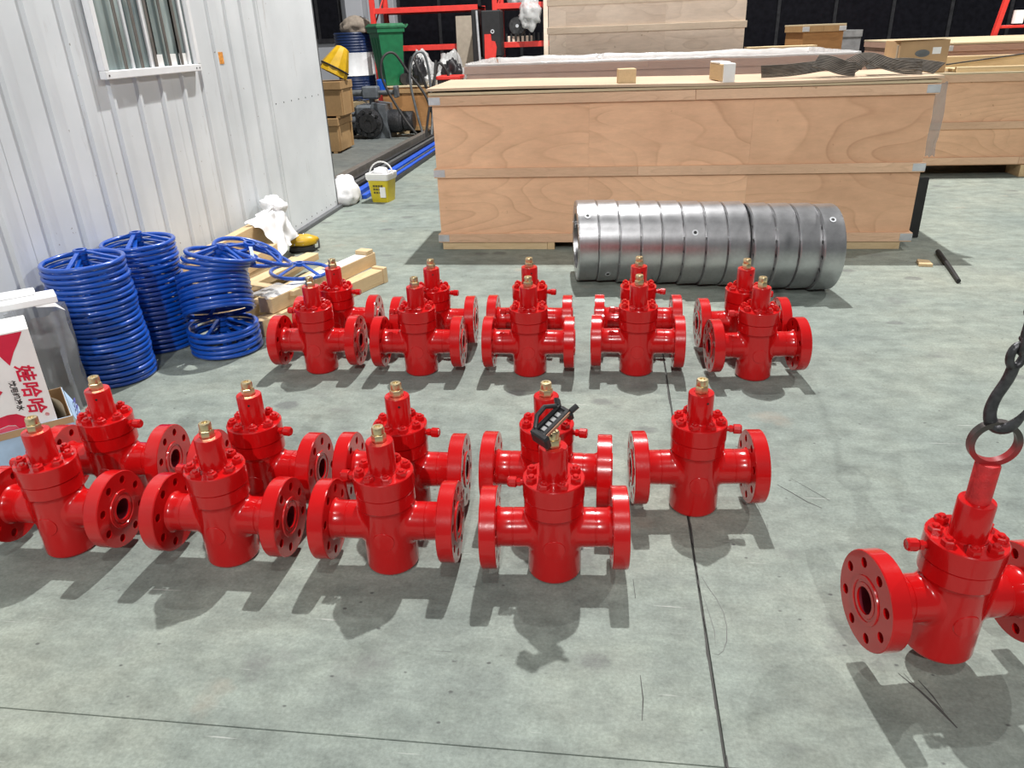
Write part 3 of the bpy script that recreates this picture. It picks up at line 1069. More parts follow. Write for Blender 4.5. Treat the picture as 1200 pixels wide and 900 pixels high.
def blob(name, mat, size, seed, loc, rot=(0, 0, 0), amp=.22, freq=2.0, parent=None, flat=True, sub=4, fold=0.0):
    bm = bmesh.new()
    bmesh.ops.create_icosphere(bm, subdivisions=sub, radius=1)
    for v in bm.verts:
        p = v.co.copy()
        d = noise.noise(p * freq + Vector((seed, seed * .7, 2))) * amp
        d += noise.noise(p * freq * 2.7 + Vector((seed, 5, seed))) * amp * .4
        if fold:
            a = math.atan2(p.y, p.x)
            d += fold * sin(a * 9 + 3 * noise.noise(p * 1.5 + Vector((seed, 0, 0)))) * (0.4 + .6 * abs(p.z))
        v.co = p * (1 + d)
        if flat and v.co.z < -.55:
            v.co.z = -.55 - (v.co.z + .55) * .02
    lo = min(v.co.z for v in bm.verts)
    for v in bm.verts:
        v.co.z -= lo
        v.co = Vector((v.co.x * size[0], v.co.y * size[1], v.co.z * size[2]))
    me = bpy.data.meshes.new(name)
    bm.to_mesh(me)
    bm.free()
    me.materials.append(MATS[mat])
    me.shade_smooth()
    return put(name, me, parent, loc, rot)


# white cloth draped over the lumber end
def cloth():
    t = thing('white_cloth', 'crumpled white cloth draped over the lumber end by the cabin wall', 'cloth', (0, 0, 0))
    A, B, C, D = Vector((-2.762, 5.40, .35)), Vector((-2.74, 5.86, .40)), Vector((-2.60, 6.00, .15)), Vector((-2.50, 5.42, .115))
    n = 40
    vs_, fs_ = [], []
    for i in range(n):
        for j in range(n):
            u, v = i / (n - 1), j / (n - 1)
            p = A * (1 - u) * (1 - v) + B * u * (1 - v) + C * u * v + D * (1 - u) * v
            # folds run down from the bundle at B
            a = math.atan2(v + .05, (1 - u) + .05)
            r = math.hypot(v, 1 - u)
            h = .020 * sin(a * 15 + 2.0 * noise.noise((u * 3, v * 3, 0))) * min(1, r * 1.6) + .030 * noise.noise((u * 3.5, v * 3.5, 5))
            h += .10 * sin(pi * min(1, u)) * sin(pi * v) * .7 + .035 * (1 - abs(2 * u - 1)) * (v < .3)
            edge = .03 * noise.noise((u * 6, v * 6, 9))
            p = p + Vector((.75, -.25, .62)) * h + Vector((edge, edge, 0)) * (1 if (j in (0, n - 1) or i in (0, n - 1)) else .4)
            p.z += .07 * sin(pi * min(1, v * 1.25)) * (1 if v < .8 else 1)
            p.x = max(p.x, -2.835)
            vs_.append(p)
    for i in range(n - 1):
        for j in range(n - 1):
            fs_.append([i * n + j, (i + 1) * n + j, (i + 1) * n + j + 1, i * n + j + 1])
    MB().add(vs_, fs_).build('drape', 'white_cloth', t, True, 80)
    blob('bundle', 'white_cloth', (.10, .13, .075), 17.2, (-2.715, 5.83, .325), (0, .2, .4), parent=t, amp=.25, fold=.07, flat=False)


cloth()
yc = thing('tool_case', 'yellow topped black tool lying behind the white cloth', 'tool', (-2.565, 5.97, 0), rad(20))
MB().box(-.11, .10, -.07, .07, .0, .05, b=.012).build('base', 'black_plastic', yc)
MB().tube([(.10, -.05, .02), (.135, -.05, .03), (.135, .03, .08), (.10, .04, .09)], .008, 6).build('guard', 'black_plastic', yc, True)
blob('cover', 'yellow', (.14, .085, .055), 3.3, (.0, 0, .055), parent=yc, amp=.12, sub=3)
for k in range(2):
    MB().tube([(-.06 + .07 * k, -.085, .07), (-.05 + .07 * k, 0, .145), (-.06 + .07 * k, .085, .07)], .004, 6).build('strap', 'white_plastic', yc, True)

# ---- cartons at the left edge
E1 = Vector((-.743, -.669, 0))
E2 = Vector((-.669, .743, 0))
A1 = math.atan2(E1.y, E1.x)


def carton_space(t, corner):
    """object frame: +x runs along the front edge to the left, +y runs to the rear, z up (left-handed, so faces use -y)"""
    t.location = corner
    t.rotation_euler = (0, 0, A1)


oc = thing('open_carton', 'low open brown carton with pale blue printed sides holding the water carton', 'carton')
carton_space(oc, (-2.215, 2.545, 0))
# local: x along E1 (0..L), local -y along E2 (0..D)
L_, D_, H_ = .52, .36, .215
MB().box(0, L_, -.004, 0, 0, H_).build('front_side', 'carton_blue', oc)
MB().box(0, L_, .0002, .0012, H_ - .03, H_).build('tan_edge', 'cardboard', oc)
MB().box(0, .004, -D_, -.0042, 0, H_).build('end_side', 'carton_blue', oc)
MB().box(.0045, .0060, -D_, -.0045, 0.001, H_ + .004).build('inner_lining', 'cardboard', oc)
MB().box(.0062, L_, -D_, -D_ + .004, 0.001, H_).build('rear_side', 'cardboard', oc)
MB().box(L_ + .0002, L_ + .004, -D_, 0, 0, H_).build('end_side', 'cardboard', oc)
MB().box(.0062, L_ - .001, -D_ + .005, -.005, 0.0, .004).build('bottom', 'cardboard', oc)
q = MB()
q.add([(-.002, -D_ + .04, H_), (-.002, -.02, H_), (-.030, -.01, H_ - .10), (-.040, -D_ + .07, H_ - .085)], [[0, 1, 2, 3]])
fl_o = q.build('flap', 'carton_blue', oc)
q = MB()
cur = []
for i in range(13):
    a = pi * i / 12
    cur.append((.02 + .045 * (1 - cos(a)) * .9, -.06 - .22 * i / 12 - .03 * sin(a), 0))
vs_ = [(x, y, z) for x, y, _ in cur for z in (.01, H_ + .03)]
q.add(vs_, [[2 * i, 2 * i + 2, 2 * i + 3, 2 * i + 1] for i in range(12)])
q.build('curled_lining', 'cardboard_grey', oc)
for k in range(3):
    m4 = T(-.021, -.08 - .085 * k, H_ - .055) @ Matrix.Rotation(rad(-18), 4, 'Y') @ RX
    q = MB().lathe([(.018, -.0030), (.033, -.0030), (.033, -.0015), (.018, -.0015)], 20, m4, close=True)
    q.build('print', 'print_violet', oc)
q = MB().lathe([(0, -.0006), (.05, -.0006), (.05, .0006), (0, .0006)], 20, T(.42, .0012, .10) @ RY)
q.build('print', 'print_violet', oc)

wc = thing('water_carton', 'white drinking-water carton with red Chinese lettering, on its side in the open carton', 'carton')
carton_space(wc, Vector((-2.215, 2.545, .006)) + E1 * .055 + E2 * .012)
wL, wD, wH = .40, .20, .61
MB().box(0, wL, -wD, 0, 0, wH, b=.003).build('box', 'paper', wc)


def flat_poly(name, pts, mat, parent, off=.0012):
    q = MB()
    q.add([(x, off, z) for x, z in pts], [list(range(len(pts)))])
    return q.build(name, mat, parent)


def arc(cx, cz, r, a0, a1, n=14):
    return [(cx + r * cos(rad(a0 + (a1 - a0) * i / n)), cz + r * sin(rad(a0 + (a1 - a0) * i / n))) for i in range(n + 1)]


# the printed front (x grows to the left)
flat_poly('print', [(.024, wH - .008), (.045, wH - .045), (.072, wH - .085), (.098, wH - .135), (.120, wH - .09), (.150, wH - .045), (.168, wH - .008)], 'print_red', wc)
flat_poly('print', [(.150, wH - .235), (.178, wH - .205), (.30, wH - .16), (.30, wH - .30), (.178, wH - .262)], 'print_red', wc)
flat_poly('print', [(.078, wH - .415), (.088, wH - .385), (.105, wH - .358), (.130, wH - .338), (.160, wH - .334), (.35, wH - .36), (.35, wH - .41), (.17, wH - .378), (.145, wH - .385), (.13, wH - .415)], 'print_red', wc)
flat_poly('print', [(.128, wH - .418), (.145, wH - .388), (.17, wH - .381), (.35, wH - .413), (.35, wH - .47), (.12, wH - .47)], 'print_pink', wc)


def text(body, size, mat, parent, loc, rot, name='lettering', ext=.0003, align='LEFT', bold=0.0):
    c = bpy.data.curves.new(name, 'FONT')
    c.body = body
    c.size = size
    c.extrude = ext
    c.offset = bold
    c.align_x = align
    c.space_character = 1.06
    c.shear = .18
    c.align_y = 'CENTER'
    c.resolution_u = 3
    c.materials.append(MATS[mat])
    o = bpy.data.objects.new(name, c)
    COL.objects.link(o)
    o.parent = parent
    o.location = loc
    o.rotation_euler = rot
    # turn the text into a plain mesh
    dg = bpy.context.evaluated_depsgraph_get()
    me = bpy.data.meshes.new_from_object(o.evaluated_get(dg))
    me.materials.clear()
    me.materials.append(MATS[mat])
    bpy.data.objects.remove(o)
    n = put(name, me, parent, loc, rot)
    return n


# text runs down the face: text +x -> -z, text +y -> -x (to the viewer's right)
TR = Matrix(((0, -1, 0), (0, 0, 1), (-1, 0, 0))).to_euler()
text('娃哈哈', .070, 'print_red', wc, (.060, .0012, wH - .140), TR, bold=.0016)
text('饮用纯净水', .026, 'print_black', wc, (.112, .0012, wH - .195), TR, bold=.0006)
text('®', .020, 'print_red', wc, (.030, .0012, wH - .362), TR)

fs = thing('foam_sheet', 'white foam packing pieces lying on top of the water carton', 'foam', (-2.352, 2.79, .622), A1)
MB().box(-.02, .46, -.13, -.01, .0, .030, b=.003).build('slab', 'foam', fs)
MB().box(.05, .50, -.16, -.08, .031, .046, b=.003).build('slab', 'foam', fs)
q = MB()
q.add([(.10, -.11, -.002), (.05, -.14, -.004), (-.005, -.165, -.03), (-.045, -.17, -.085), (-.01, -.150, -.055), (.06, -.12, -.035)], [[0, 1, 2, 5], [2, 3, 4, 5]])
q.build('flap', 'foam', fs)

# grey translucent plastic bag behind the cartons
def plastic_bag():
    q = MB()
    nu, nv = 28, 16
    vs_, fs_ = [], []
    for j in range(nv):
        s_ = j / (nv - 1)
        for i in range(nu):
            a = 2 * pi * i / nu
            w = 1 + .13 * sin(a * 9 + 2 * s_) + .12 * noise.noise((cos(a) * 2, sin(a) * 2, s_ * 4))
            x = .115 * w * cos(a)
            y = .15 * w * sin(a)
            vs_.append((x, y, .50 * s_))
    for j in range(nv - 1):
        for i in range(nu):
            k = (i + 1) % nu
            fs_.append([j * nu + i, j * nu + k, (j + 1) * nu + k, (j + 1) * nu + i])
    q.add(vs_, fs_)
    o = q.build('plastic_bag', 'film_grey', None, True, 70, loc=(-2.675, 3.045, 0.0), rot=(0, 0, .3))
    tag(o, 'tall grey translucent plastic bag between the water carton and the handwheels', 'bag')


plastic_bag()

# ---- bucket and sack beyond the cabin corner
bk = thing('bucket', 'square yellow bucket with white rim and handle beyond the cabin corner', 'bucket', (-2.455, 8.06, 0), rad(-9))
q = MB()
b0, b1 = .098, .125


def rsq(h, z, n=5, r=.03):
    pts = []
    for cx, cy, a0 in ((1, 1, 0), (-1, 1, 90), (-1, -1, 180), (1, -1, 270)):
        for i in range(n + 1):
            a = rad(a0 + 90 * i / n)
            pts.append(((h - r) * cx + r * cos(a), (h - r) * cy + r * sin(a), z))
    return pts


def loft(loops, cap0=True, cap1=True):
    vs_, fs_ = [], []
    n = len(loops[0])
    for l in loops:
        vs_ += l
    for k in range(len(loops) - 1):
        for i in range(n):
            j = (i + 1) % n
            fs_.append([k * n + i, k * n + j, (k + 1) * n + j, (k + 1) * n + i])
    if cap0:
        fs_.append(list(range(n - 1, -1, -1)))
    if cap1:
        fs_.append([(len(loops) - 1) * n + i for i in range(n)])
    return vs_, fs_


q.add(*loft([rsq(b0, 0), rsq(b1 * .96, .235)], True, False))
q.build('body', 'bucket_yellow', bk, True)
MB().add(*loft([rsq(b1, .233), rsq(b1 + .008, .25), rsq(b1 + .010, .30), rsq(b1 + .004, .305), rsq(b1 - .012, .30), rsq(b1 - .03, .20)], False, True)).build('rim', 'white_plastic', bk, True)
MB().tube([(-.135 + .0 * i, 0, .28) if i == 0 else (-.135 * cos(pi * i / 12), .02 * sin(pi * i / 12), .28 + .13 * sin(pi * i / 12)) for i in range(13)], .008, 6).build('handle', 'white_plastic', bk, True)
blob('rag', 'white_cloth', (.09, .09, .07), 2.1, (0, 0, .25), parent=bk, amp=.3, sub=3)
for r_i in range(3):
    for c_i in range(4 - (r_i == 2)):
        MB().box(-.055 + c_i * .03, -.033 + c_i * .03, -.1225 + .006 * (r_i), -.112, .165 - r_i * .035, .185 - r_i * .035).build('print_mark', 'print_dark', bk)
MB().box(.022, .085, -.121, -.110, .055, .165).build('paper_label', 'paper', bk)
sk = blob('sack', 'white_cloth', (.17, .30, .17), 6.6, (-2.88, 8.0, 0), (0, 0, .3), amp=.10, fold=.02)
tag(sk, 'full white woven sack lying at the cabin corner beside the bucket', 'sack')
sk2 = blob('sack', 'white_cloth', (.13, .14, .13), 9.6, (-3.05, 8.55, 0), (0, 0, .3), amp=.16, fold=.03)
tag(sk2, 'small white bundle half hidden behind the cabin corner', 'sack')

# ---- steel bars on the floor
GB = 'steel bars lying on the floor'
for i, (x0, x1, w, h, mt, lab) in enumerate((
        (-3.27, -3.23, .10, .12, 'bar_brown', 'grey-brown channel beam, outermost of the bars on the floor'),
        (-3.13, -3.10, .06, .07, 'dark_steel', 'black steel bar next to the grey-brown channel beam'),
        (-3.05, -3.01, .06, .06, 'grey_steel', 'dull grey steel bar between two black bars'),
        (-2.96, -2.93, .07, .07, 'black', 'black square steel tube beside the wider blue bar'),
        (-2.855, -2.845, .085, .05, 'blue_bar', 'wider blue painted bar on the floor'),
        (-2.765, -2.765, .025, .045, 'grey_steel', 'thin grey bar between the two blue bars'),
        (-2.705, -2.705, .055, .045, 'blue_bar', 'narrower blue painted bar on the floor'),
        (-2.645, -2.645, .045, .04, 'dark_steel', 'dark bar at the outer right edge of the floor bars'))):
    beam('steel_bar', (x0, 8.15 + .22 * (i % 3)), (x1 + .01, 14.6 - .2 * (i % 2)), w, h, mt, lab, 'steel bar', GB, 0.0)


# ---- crates
def bracket(parent, x, y, z, w=.09, h=.055, side=1):
    q = MB().box(x - (0 if side > 0 else w), x + (w if side > 0 else 0), y - .003, y, z, z + h, b=.001)
    q.build('corner_bracket', 'galv', parent)


def crate(name, label, loc, L, D, H, panel='ply', bat='batten', top='ply_top', bz=(.06, .58, 1.12), bh=.07, skid=.06, lid=True, brackets=True, rz=0.0, group=None, posts=False, lid_over=.02, lidt=.04, panels=(.33, .66), rear=True, corner_skid=True):
    """front face at local y=0, length along +x, depth +y; z from floor"""
    c = thing(name, label, 'crate', loc, rz, group)
    t = .02
    seams = [0] + list(panels) + [1]
    for k in range(len(seams) - 1):
        a, b_ = seams[k] * L, seams[k + 1] * L
        MB().box(a + .0003, b_ - .0003, 0, t, skid, H).build('side_board', panel, c)
    MB().box(0, t, t, D, skid, H).build('end_board', panel, c)
    MB().box(L - t, L, t, D, skid, H).build('end_board', panel, c)
    if rear:
        MB().box(t, L - t, D - t, D, skid, H).build('rear_board', panel, c)
    for z in bz:
        cut = L * random.uniform(.4, .62)
        MB().box(-t, cut - .001, -t, 0, z, z + bh, b=.002).build('batten', bat, c)
        MB().box(cut + .001, L + t, -t, 0, z, z + bh, b=.002).build('batten', bat, c)
        MB().box(-t, 0, 0.001, D, z, z + bh, b=.002).build('batten', bat, c)
        MB().box(L, L + t, 0.001, D, z, z + bh, b=.002).build('batten', bat, c)
        if brackets:
            bracket(c, -t - .001, -t, z + .008)
            bracket(c, L + t + .001, -t, z + .008, side=-1)
    if skid > 0:
        for f in ((.03, .5, .97) if corner_skid else (.80, .95)):
            MB().box(L * f - .05, L * f + .05, 0.0, D, 0, skid - .001, b=.002).build('skid', 'pine', c)
        if not corner_skid:
            MB().box(L * .43, L * .43 + .12, -.01, .3, 0, skid - .002, b=.002).build('skid', 'pine', c)
            MB().box(L * .43 + .122, L * .70, -.01, .05, 0, skid - .002, b=.002).build('skid', 'pine_x', c)
        else:
          MB().box(.01, L * .24, -.01, .05, .0, skid - .002, b=.002).build('skid', 'pine_x', c)
          MB().box(L * .24 + .002, L * .24 + .06, -.016, .09, 0, skid - .002, b=.002).build('skid', 'pine', c)
          MB().box(L * .80, L * .985, -.01, .05, .0, skid - .002, b=.002).build('skid', 'pine_x', c)
          MB().box(L * .80 - .06, L * .80 - .002, -.016, .09, 0, skid - .002, b=.002).build('skid', 'pine', c)
    if lid:
        MB().box(-lid_over, L + lid_over, -lid_over, D + lid_over, H, H + lidt * .5, b=.002).build('lid', 'ply_edge', c)
    return c


C1 = crate('long_crate', 'long low plywood crate with three battens behind the steel rings', (-1.375, 6.02, 0), 3.65, .92, 1.195)
# warped top sheets
q = MB()
vs_, fs_ = [], []
nx = 36
for i in range(nx + 1):
    f = i / nx
    x = -.03 + 3.71 * f
    lift = .012 + .010 * sin(f * 7) + .035 * max(0, .35 - f) * 1.2
    for y, dz in ((-.03, 0), (.94, .004 + .03 * max(0, .3 - f))):
        vs_.append((x, y, 1.212 + lift * .6 + dz))
        vs_.append((x, y, 1.230 + lift * .6 + dz))
for i in range(nx):
    a, b_ = i * 4, (i + 1) * 4
    fs_ += [[a, b_, b_ + 1, a + 1], [a + 1, b_ + 1, b_ + 3, a + 3], [a + 2, a + 3, b_ + 3, b_ + 2], [a, a + 2, b_ + 2, b_]]
fs_ += [[0, 1, 3, 2], [nx * 4, nx * 4 + 2, nx * 4 + 3, nx * 4 + 1]]
q.add(vs_, fs_)
q.build('top_sheet', 'ply_top', C1)

C2 = crate('lined_crate', 'open plywood crate lined with white plastic film, behind the long crate', (-1.44, 7.95, 0), 3.70, 1.9, 1.335, 'ply_red', 'batten_red', bz=(.06, .66, 1.255), skid=.06, lid=False, brackets=False)
# plastic liner over the rim
q = MB()
vs_, fs_ = [], []
per = []
L2, D2 = 3.70, 1.9
n1, n2_ = 60, 24
for i in range(n1):
    per.append((i / n1 * L2, 0, 0, -1))
for i in range(n2_):
    per.append((L2, i / n2_ * D2, 1, 0))
for i in range(n1):
    per.append((L2 - i / n1 * L2, D2, 0, 1))
for i in range(n2_):
    per.append((0, D2 - i / n2_ * D2, -1, 0))
np_ = len(per)
for k, (x, y, nx_, ny_) in enumerate(per):
    w = noise.noise((x * 2.3, y * 2.3, 1.0))
    w2 = noise.noise((x * 9, y * 9, 4.0))
    prof = [(.026, -.012 + .012 * w), (.026, .0), (.022, .012 + .010 * w2), (-.03, .014 + .012 * w2), (-.05, -.06), (-.055, -.30)]
    for d, z in prof:
        vs_.append((x + nx_ * d, y + ny_ * d, 1.34 + z + (.012 * w if z > .01 else 0)))
for k in range(np_):
    j = (k + 1) % np_
    for m in range(5):
        fs_.append([k * 6 + m, j * 6 + m, j * 6 + m + 1, k * 6 + m + 1])
q.add(vs_, fs_)
q.build('plastic_liner', 'film_white', C2, True, 80)
q = MB()
vs_, fs_ = [], []
for i in range(90):
    x = -.03 + 3.76 * i / 89
    for j in range(8):
        vs_.append((x, -.028 - .007 * noise.noise((x * 6, j * .6, 2)) - .004 * noise.noise((x * 30, j * 2, 7)), 1.338 - j * .05 * (1 + .5 * noise.noise((x * 1.5, 3, 3)))))
for i in range(89):
    for j in range(7):
        fs_.append([i * 8 + j, (i + 1) * 8 + j, (i + 1) * 8 + j + 1, i * 8 + j + 1])
q.add(vs_, fs_)
q.build('hanging_film', 'film_clear', C2, True, 80)
MB().box(.03, L2 - .03, .03, D2 - .03, .85, .88).build('packed_contents', 'white_cloth', C2)

GT = 'weathered crates stacked behind the lined crate'
C3 = crate('tall_crate', 'weathered pale plywood crate standing tall behind the lined crate', (-.80, 10.3, 0), 2.37, 1.4, 1.99, 'ply_pale', 'batten_pale', bz=(.1, .85, 1.585, 1.90), bh=.075, skid=.08, brackets=False, panels=(.09, .60))
C3b = crate('tall_crate', 'second weathered crate stacked on the tall pale crate, cut by the frame top', (-.80, 10.3, 2.035), 2.37, 1.4, .7, 'ply_pale', 'batten_pale', bz=(.08,), skid=.06, brackets=False)

CR = crate('right_crate', 'plywood crate at the right edge carrying sawn boards', (2.72, 9.05, 0), 4.0, .85, 1.06, 'ply', 'batten', bz=(.14, .51, .985), bh=.075, skid=.13, brackets=False, panels=(.45,), corner_skid=False)
CF = crate('far_crate', 'large lidded plywood crate farthest right behind the carton', (3.82, 10.05, 0), 2.6, 3.1, 1.325, 'ply_red', 'batten_red', bz=(.1, .7, 1.25), bh=.07, skid=.08, brackets=True, panels=(.5,), corner_skid=False)
CG = thing('grey_crate', 'dull grey crate end between the small crate and the far crate', 'crate', (3.32, 13.35, 0))
MB().box(0, .48, 0, .8, 0.08, 1.49, b=.004).build('body', 'grey_board', CG)
for f in (.02, .40):
    MB().box(f, f + .08, .02, .78, 0, .079).build('skid', 'pine', CG)
MB().box(-.01, .49, -.012, 0, 1.39, 1.49, b=.003).build('batten', 'grey_board', CG)
CS = crate('small_crate', 'small orange-brown crate with metal corner standing behind the lined crate', (2.40, 10.95, 0), .52, .60, 1.57, 'ply_orange', 'box_wood', bz=(.1, .8, 1.50), bh=.075, skid=.08, brackets=True, panels=(), rz=rad(9))
pl = thing('plank_bundle', 'pale timber lying behind the lined crate next to the small crate', 'lumber', (1.64, 10.2, 0))
MB().box(0, .72, 0, .3, 0, 1.30, b=.005).build('crate_body', 'ply_pale', pl)
for k in range(3):
    MB().box(-.03, .78, .02 + .09 * k, .10 + .09 * k, 1.301, 1.365, b=.003).build('plank', 'pine_x', pl)

# boards on the right crate
GR = 'sawn boards on the right crate'
for k, (x, y, z, w, l, h, lab) in enumerate((
        (3.60, 9.08, 1.082, .07, 1.9, .05, 'sawn pine board along the front of the right crate top'),
        (3.60, 9.20, 1.082, .35, 2.2, .03, 'broad pale plywood offcut flat on the right crate'),
        (3.58, 9.70, 1.085, .10, 1.05, .13, 'thick yellowish timber block on the right crate, left of two'),
        (4.66, 9.70, 1.085, .10, 1.6, .13, 'thick yellowish timber block on the right crate, right of two'))):
    o = MB().box(0, l, 0, w, 0, h, b=.003).build('lumber', 'pine_x', None, loc=(x, y, z), rot=(0, 0, rad(-1.5)))
    tag(o, lab, 'lumber', GR)
ws = beam('rod', (3.56, 9.60), (4.60, 9.66), .015, .015, 'dark_steel', 'thin dark rod leaning over the timber on the right crate', 'rod', None, (1.115, 1.225))

# cardboard box on the right crate
cb = thing('cardboard_box', 'brown cardboard box with oval mark and white label, on the right crate', 'carton', (3.00, 9.10, 1.082), rad(3))
MB().box(0, .50, 0, .42, 0, .32, b=.004).build('box', 'cardboard', cb)
q = MB()
q.add([(-.02, -.05, .328), (.51, -.01, .332), (.52, .2, .322), (-.0, .2, .322)], [[0, 1, 2, 3]])
q.build('flap', 'pine_x', cb)
MB().lathe([(0, 0), (.075, 0), (.075, .002), (0, .002)], 24, T(.235, -.0005, .195) @ Matrix.Rotation(pi / 2, 4, 'X') @ Matrix.Diagonal((1, .48, 1, 1))).build('oval_print', 'grey_steel', cb)
MB().box(.335, .42, -.0025, 0, .185, .25).build('label_sheet', 'paper', cb)
MB().box(-.012, 0.0, .03, .06, .0, .28).build('tape', 'cardboard_grey', cb)

# wood blocks on the long crate
o = MB().box(0, .13, 0, .12, 0, .105, b=.004).build('wood_block', 'pine', None, loc=(.045, 6.10, 1.236), rot=(0, 0, .12))
tag(o, 'plain square wood block on top of the long crate', 'wood block')
wb2 = thing('wood_block', 'wood block wrapped with white film on top of the long crate', 'wood block', (.790, 6.04, 1.238), rad(9))
MB().box(0, .085, .0, .34, 0, .115, b=.004).build('block', 'pine', wb2)
MB().box(.006, .092, -.012, .10, -.02, .122, b=.005).build('white_film', 'white_plastic', wb2)
MB().box(-.003, .088, .10, .33, .116, .130, b=.005).build('white_film', 'white_plastic', wb2)


# lifting slings
def sling(label, pts, w, seed, z0):
    """flat corded webbing laid along pts; each pt = (x, y, z, roll, turn)"""
    cords = 11
    q = MB()
    n = len(pts)
    P = [Vector(p[:3]) for p in pts]
    # resample smoothly
    def cr(p0, p1, p2, p3, t):
        return 0.5 * ((2 * p1) + (-p0 + p2) * t + (2 * p0 - 5 * p1 + 4 * p2 - p3) * t * t + (-p0 + 3 * p1 - 3 * p2 + p3) * t ** 3)
    pts2, rolls = [], []
    for i in range(n - 1):
        for s in range(6):
            t = s / 6
            p = cr(P[max(0, i - 1)], P[i], P[i + 1], P[min(n - 1, i + 2)], t)
            pts2.append(p)
            rolls.append(pts[i][3] * (1 - t) + pts[i + 1][3] * t)
    pts2.append(P[-1])
    rolls.append(pts[-1][3])
    for c in range(cords):
        u = (c / (cords - 1) - .5) * w
        line = []
        for i, p in enumerate(pts2):
            a = pts2[max(0, i - 1)]
            b_ = pts2[min(len(pts2) - 1, i + 1)]
            d = (b_ - a).normalized()
            side = Vector((-d.y, d.x, 0))
            if side.length < .1:
                side = Vector((0, 1, 0))
            side.normalize()
            up = d.cross(side)
            ax = side * cos(rolls[i]) + up * sin(rolls[i])
            line.append(p + ax * u)
        q.tube(line, w / cords * .52, 6)
    o = q.build('lifting_sling', 'sling', None, True, 60)
    lo = min((o.matrix_world @ v.co).z for v in o.data.vertices)
    o.scale.z = .62
    o.location.z = z0 - lo * .62
    tag(o, label, 'sling', 'grey lifting slings heaped on the long crate')


plain('sling', (0.085, 0.072, 0.058), 0.85, 0, 0, var=0.35, scale=14, bmp=.4)
sling('grey corded lifting sling, flat left end of the heap', [(1.10, 6.25, .05, 1.3), (1.30, 6.25, .06, 1.25), (1.50, 6.28, .09, .9), (1.62, 6.32, .12, .5), (1.75, 6.26, .08, .2)], .13, 1, 1.243)
sling('grey corded lifting sling looping over the middle of the heap', [(1.47, 6.20, .14, .9), (1.55, 6.16, .12, 1.0), (1.65, 6.13, .06, 1.1), (1.74, 6.14, .04, 1.2)], .15, 2, 1.243)
sling('grey corded lifting sling, tallest loop of the heap', [(1.68, 6.20, .03, 1.2), (1.76, 6.22, .11, 1.0), (1.84, 6.22, .16, .8), (1.95, 6.18, .10, .9), (2.08, 6.15, .05, 1.1), (2.2, 6.15, .04, 1.2)], .14, 3, 1.243)
sling('grey corded lifting sling, right tail of the heap', [(1.86, 6.32, .06, .4), (2.0, 6.30, .09, .6), (2.14, 6.28, .09, .8), (2.28, 6.22, .05, .9), (2.33, 6.18, .03, 1.0)], .13, 4, 1.243)


# ================================================================== STEEL RINGS
def rings():
    q = MB()
    w, Ro, Ri = .1335, .276, .19
    holes = [ngon(Ri, 40)]
    for k in range(16):
        a = k * pi / 8
        holes.append([(.234 * cos(a) + x, .243 * sin(a) + y) for x, y in ngon(.014, 10)])
    q.add(*holed_disc(ngon(Ro - .004, 64), holes, 0, w))
    q.lathe([(Ro - .006, 0), (Ro, .006), (Ro, w - .006), (Ro - .006, w)], 64)
    me = q.mesh('ring_body', 'machined_steel', True, 30)
    pl_ = MB().lathe([(0, 0), (.011, 0), (.011, .0015), (0, .0015)], 12)
    mp = pl_.mesh('drilled_port', 'black', True)
    wr = MB().lathe([(.011, 0.0), (.020, 0.0), (.020, .0015), (.011, .0015)], 16, close=True).mesh('port_seat', 'galv', True)
    names = ['leftmost', 'second from left', 'third from left', 'fourth from left', 'fifth from left', 'sixth from left', 'seventh from left', 'eighth from left', 'ninth from left', 'tenth from left', 'second from right', 'rightmost']
    rnd = random.Random(4)
    x = -.232
    for k in range(12):
        y = 5.20 - .014 * k + (0.01 if k % 3 == 1 else 0) - (.03 if k >= 8 else 0)
        t = thing('steel_ring', 'machined steel flange ring, %s in the row before the long crate' % names[k], 'ring', (x, y, 0), rad(7.5), 'machined steel rings lying in a row')
        roll = rnd.uniform(0, 6.28)
        put('ring_body', me, t, (0, 0, .276), (pi / 2 * 0 + 0, pi / 2, 0))
        t.children[0].rotation_euler = Euler((roll, pi / 2, 0)) if False else Euler((0, pi / 2, 0))
        if k in (0, 1, 5, 11):
            el = {0: 50, 1: -40, 5: 28, 11: 52}[k]
            d = Vector((0, -cos(rad(el)), sin(rad(el))))
            for me_, off in ((mp, .0002), (wr, .0002)):
                o = put('drilled_port' if me_ is mp else 'port_seat', me_, t, Vector((.064, 0, .276)) + d * (.276 + off))
                o.rotation_euler = d.to_track_quat('Z', 'Y').to_euler()
        x += .1372 + (.012 if k == 7 else 0)


rings()

# rod and wood chip on the floor at the right, black sheet by the crate end
o = MB().tube([(0, 0, .018), (.06, .30, .018), (.14, .74, .018)], [.014, .016, .018], 8).build('rod', 'black', None, True, loc=(2.31, 5.13, 0))
tag(o, 'short black rod lying on the floor right of the long crate', 'rod')
o = MB().prism([(0, 0), (.09, -.01), (.10, .10), (.03, .13)], 0, .02).build('wood_chip', 'pine', None, loc=(2.20, 5.53, 0))
tag(o, 'small wood offcut beside the black rod on the floor', 'wood offcut')
bs = thing('black_sheet', 'stiff black sheet standing against the right end of the long crate', 'sheet', (2.345, 6.30, 0))
MB().box(.0, .135, 0.06, .075, 0, .48, b=.004).build('sheet', 'black', bs)
MB().box(.02, .120, .08, .50, 0, .38, b=.02).build('bundle', 'black_plastic', bs)
gf = MB()
vs_, fs_ = [], []
for i in range(6):
    for j in range(12):
        vs_.append((i * .016 + .010 * j / 11 - .012 * (j > 8) * (i > 3), .012 * sin(j * .9 + i * 1.4), -j * .047 + .01 * sin(i * 2)))
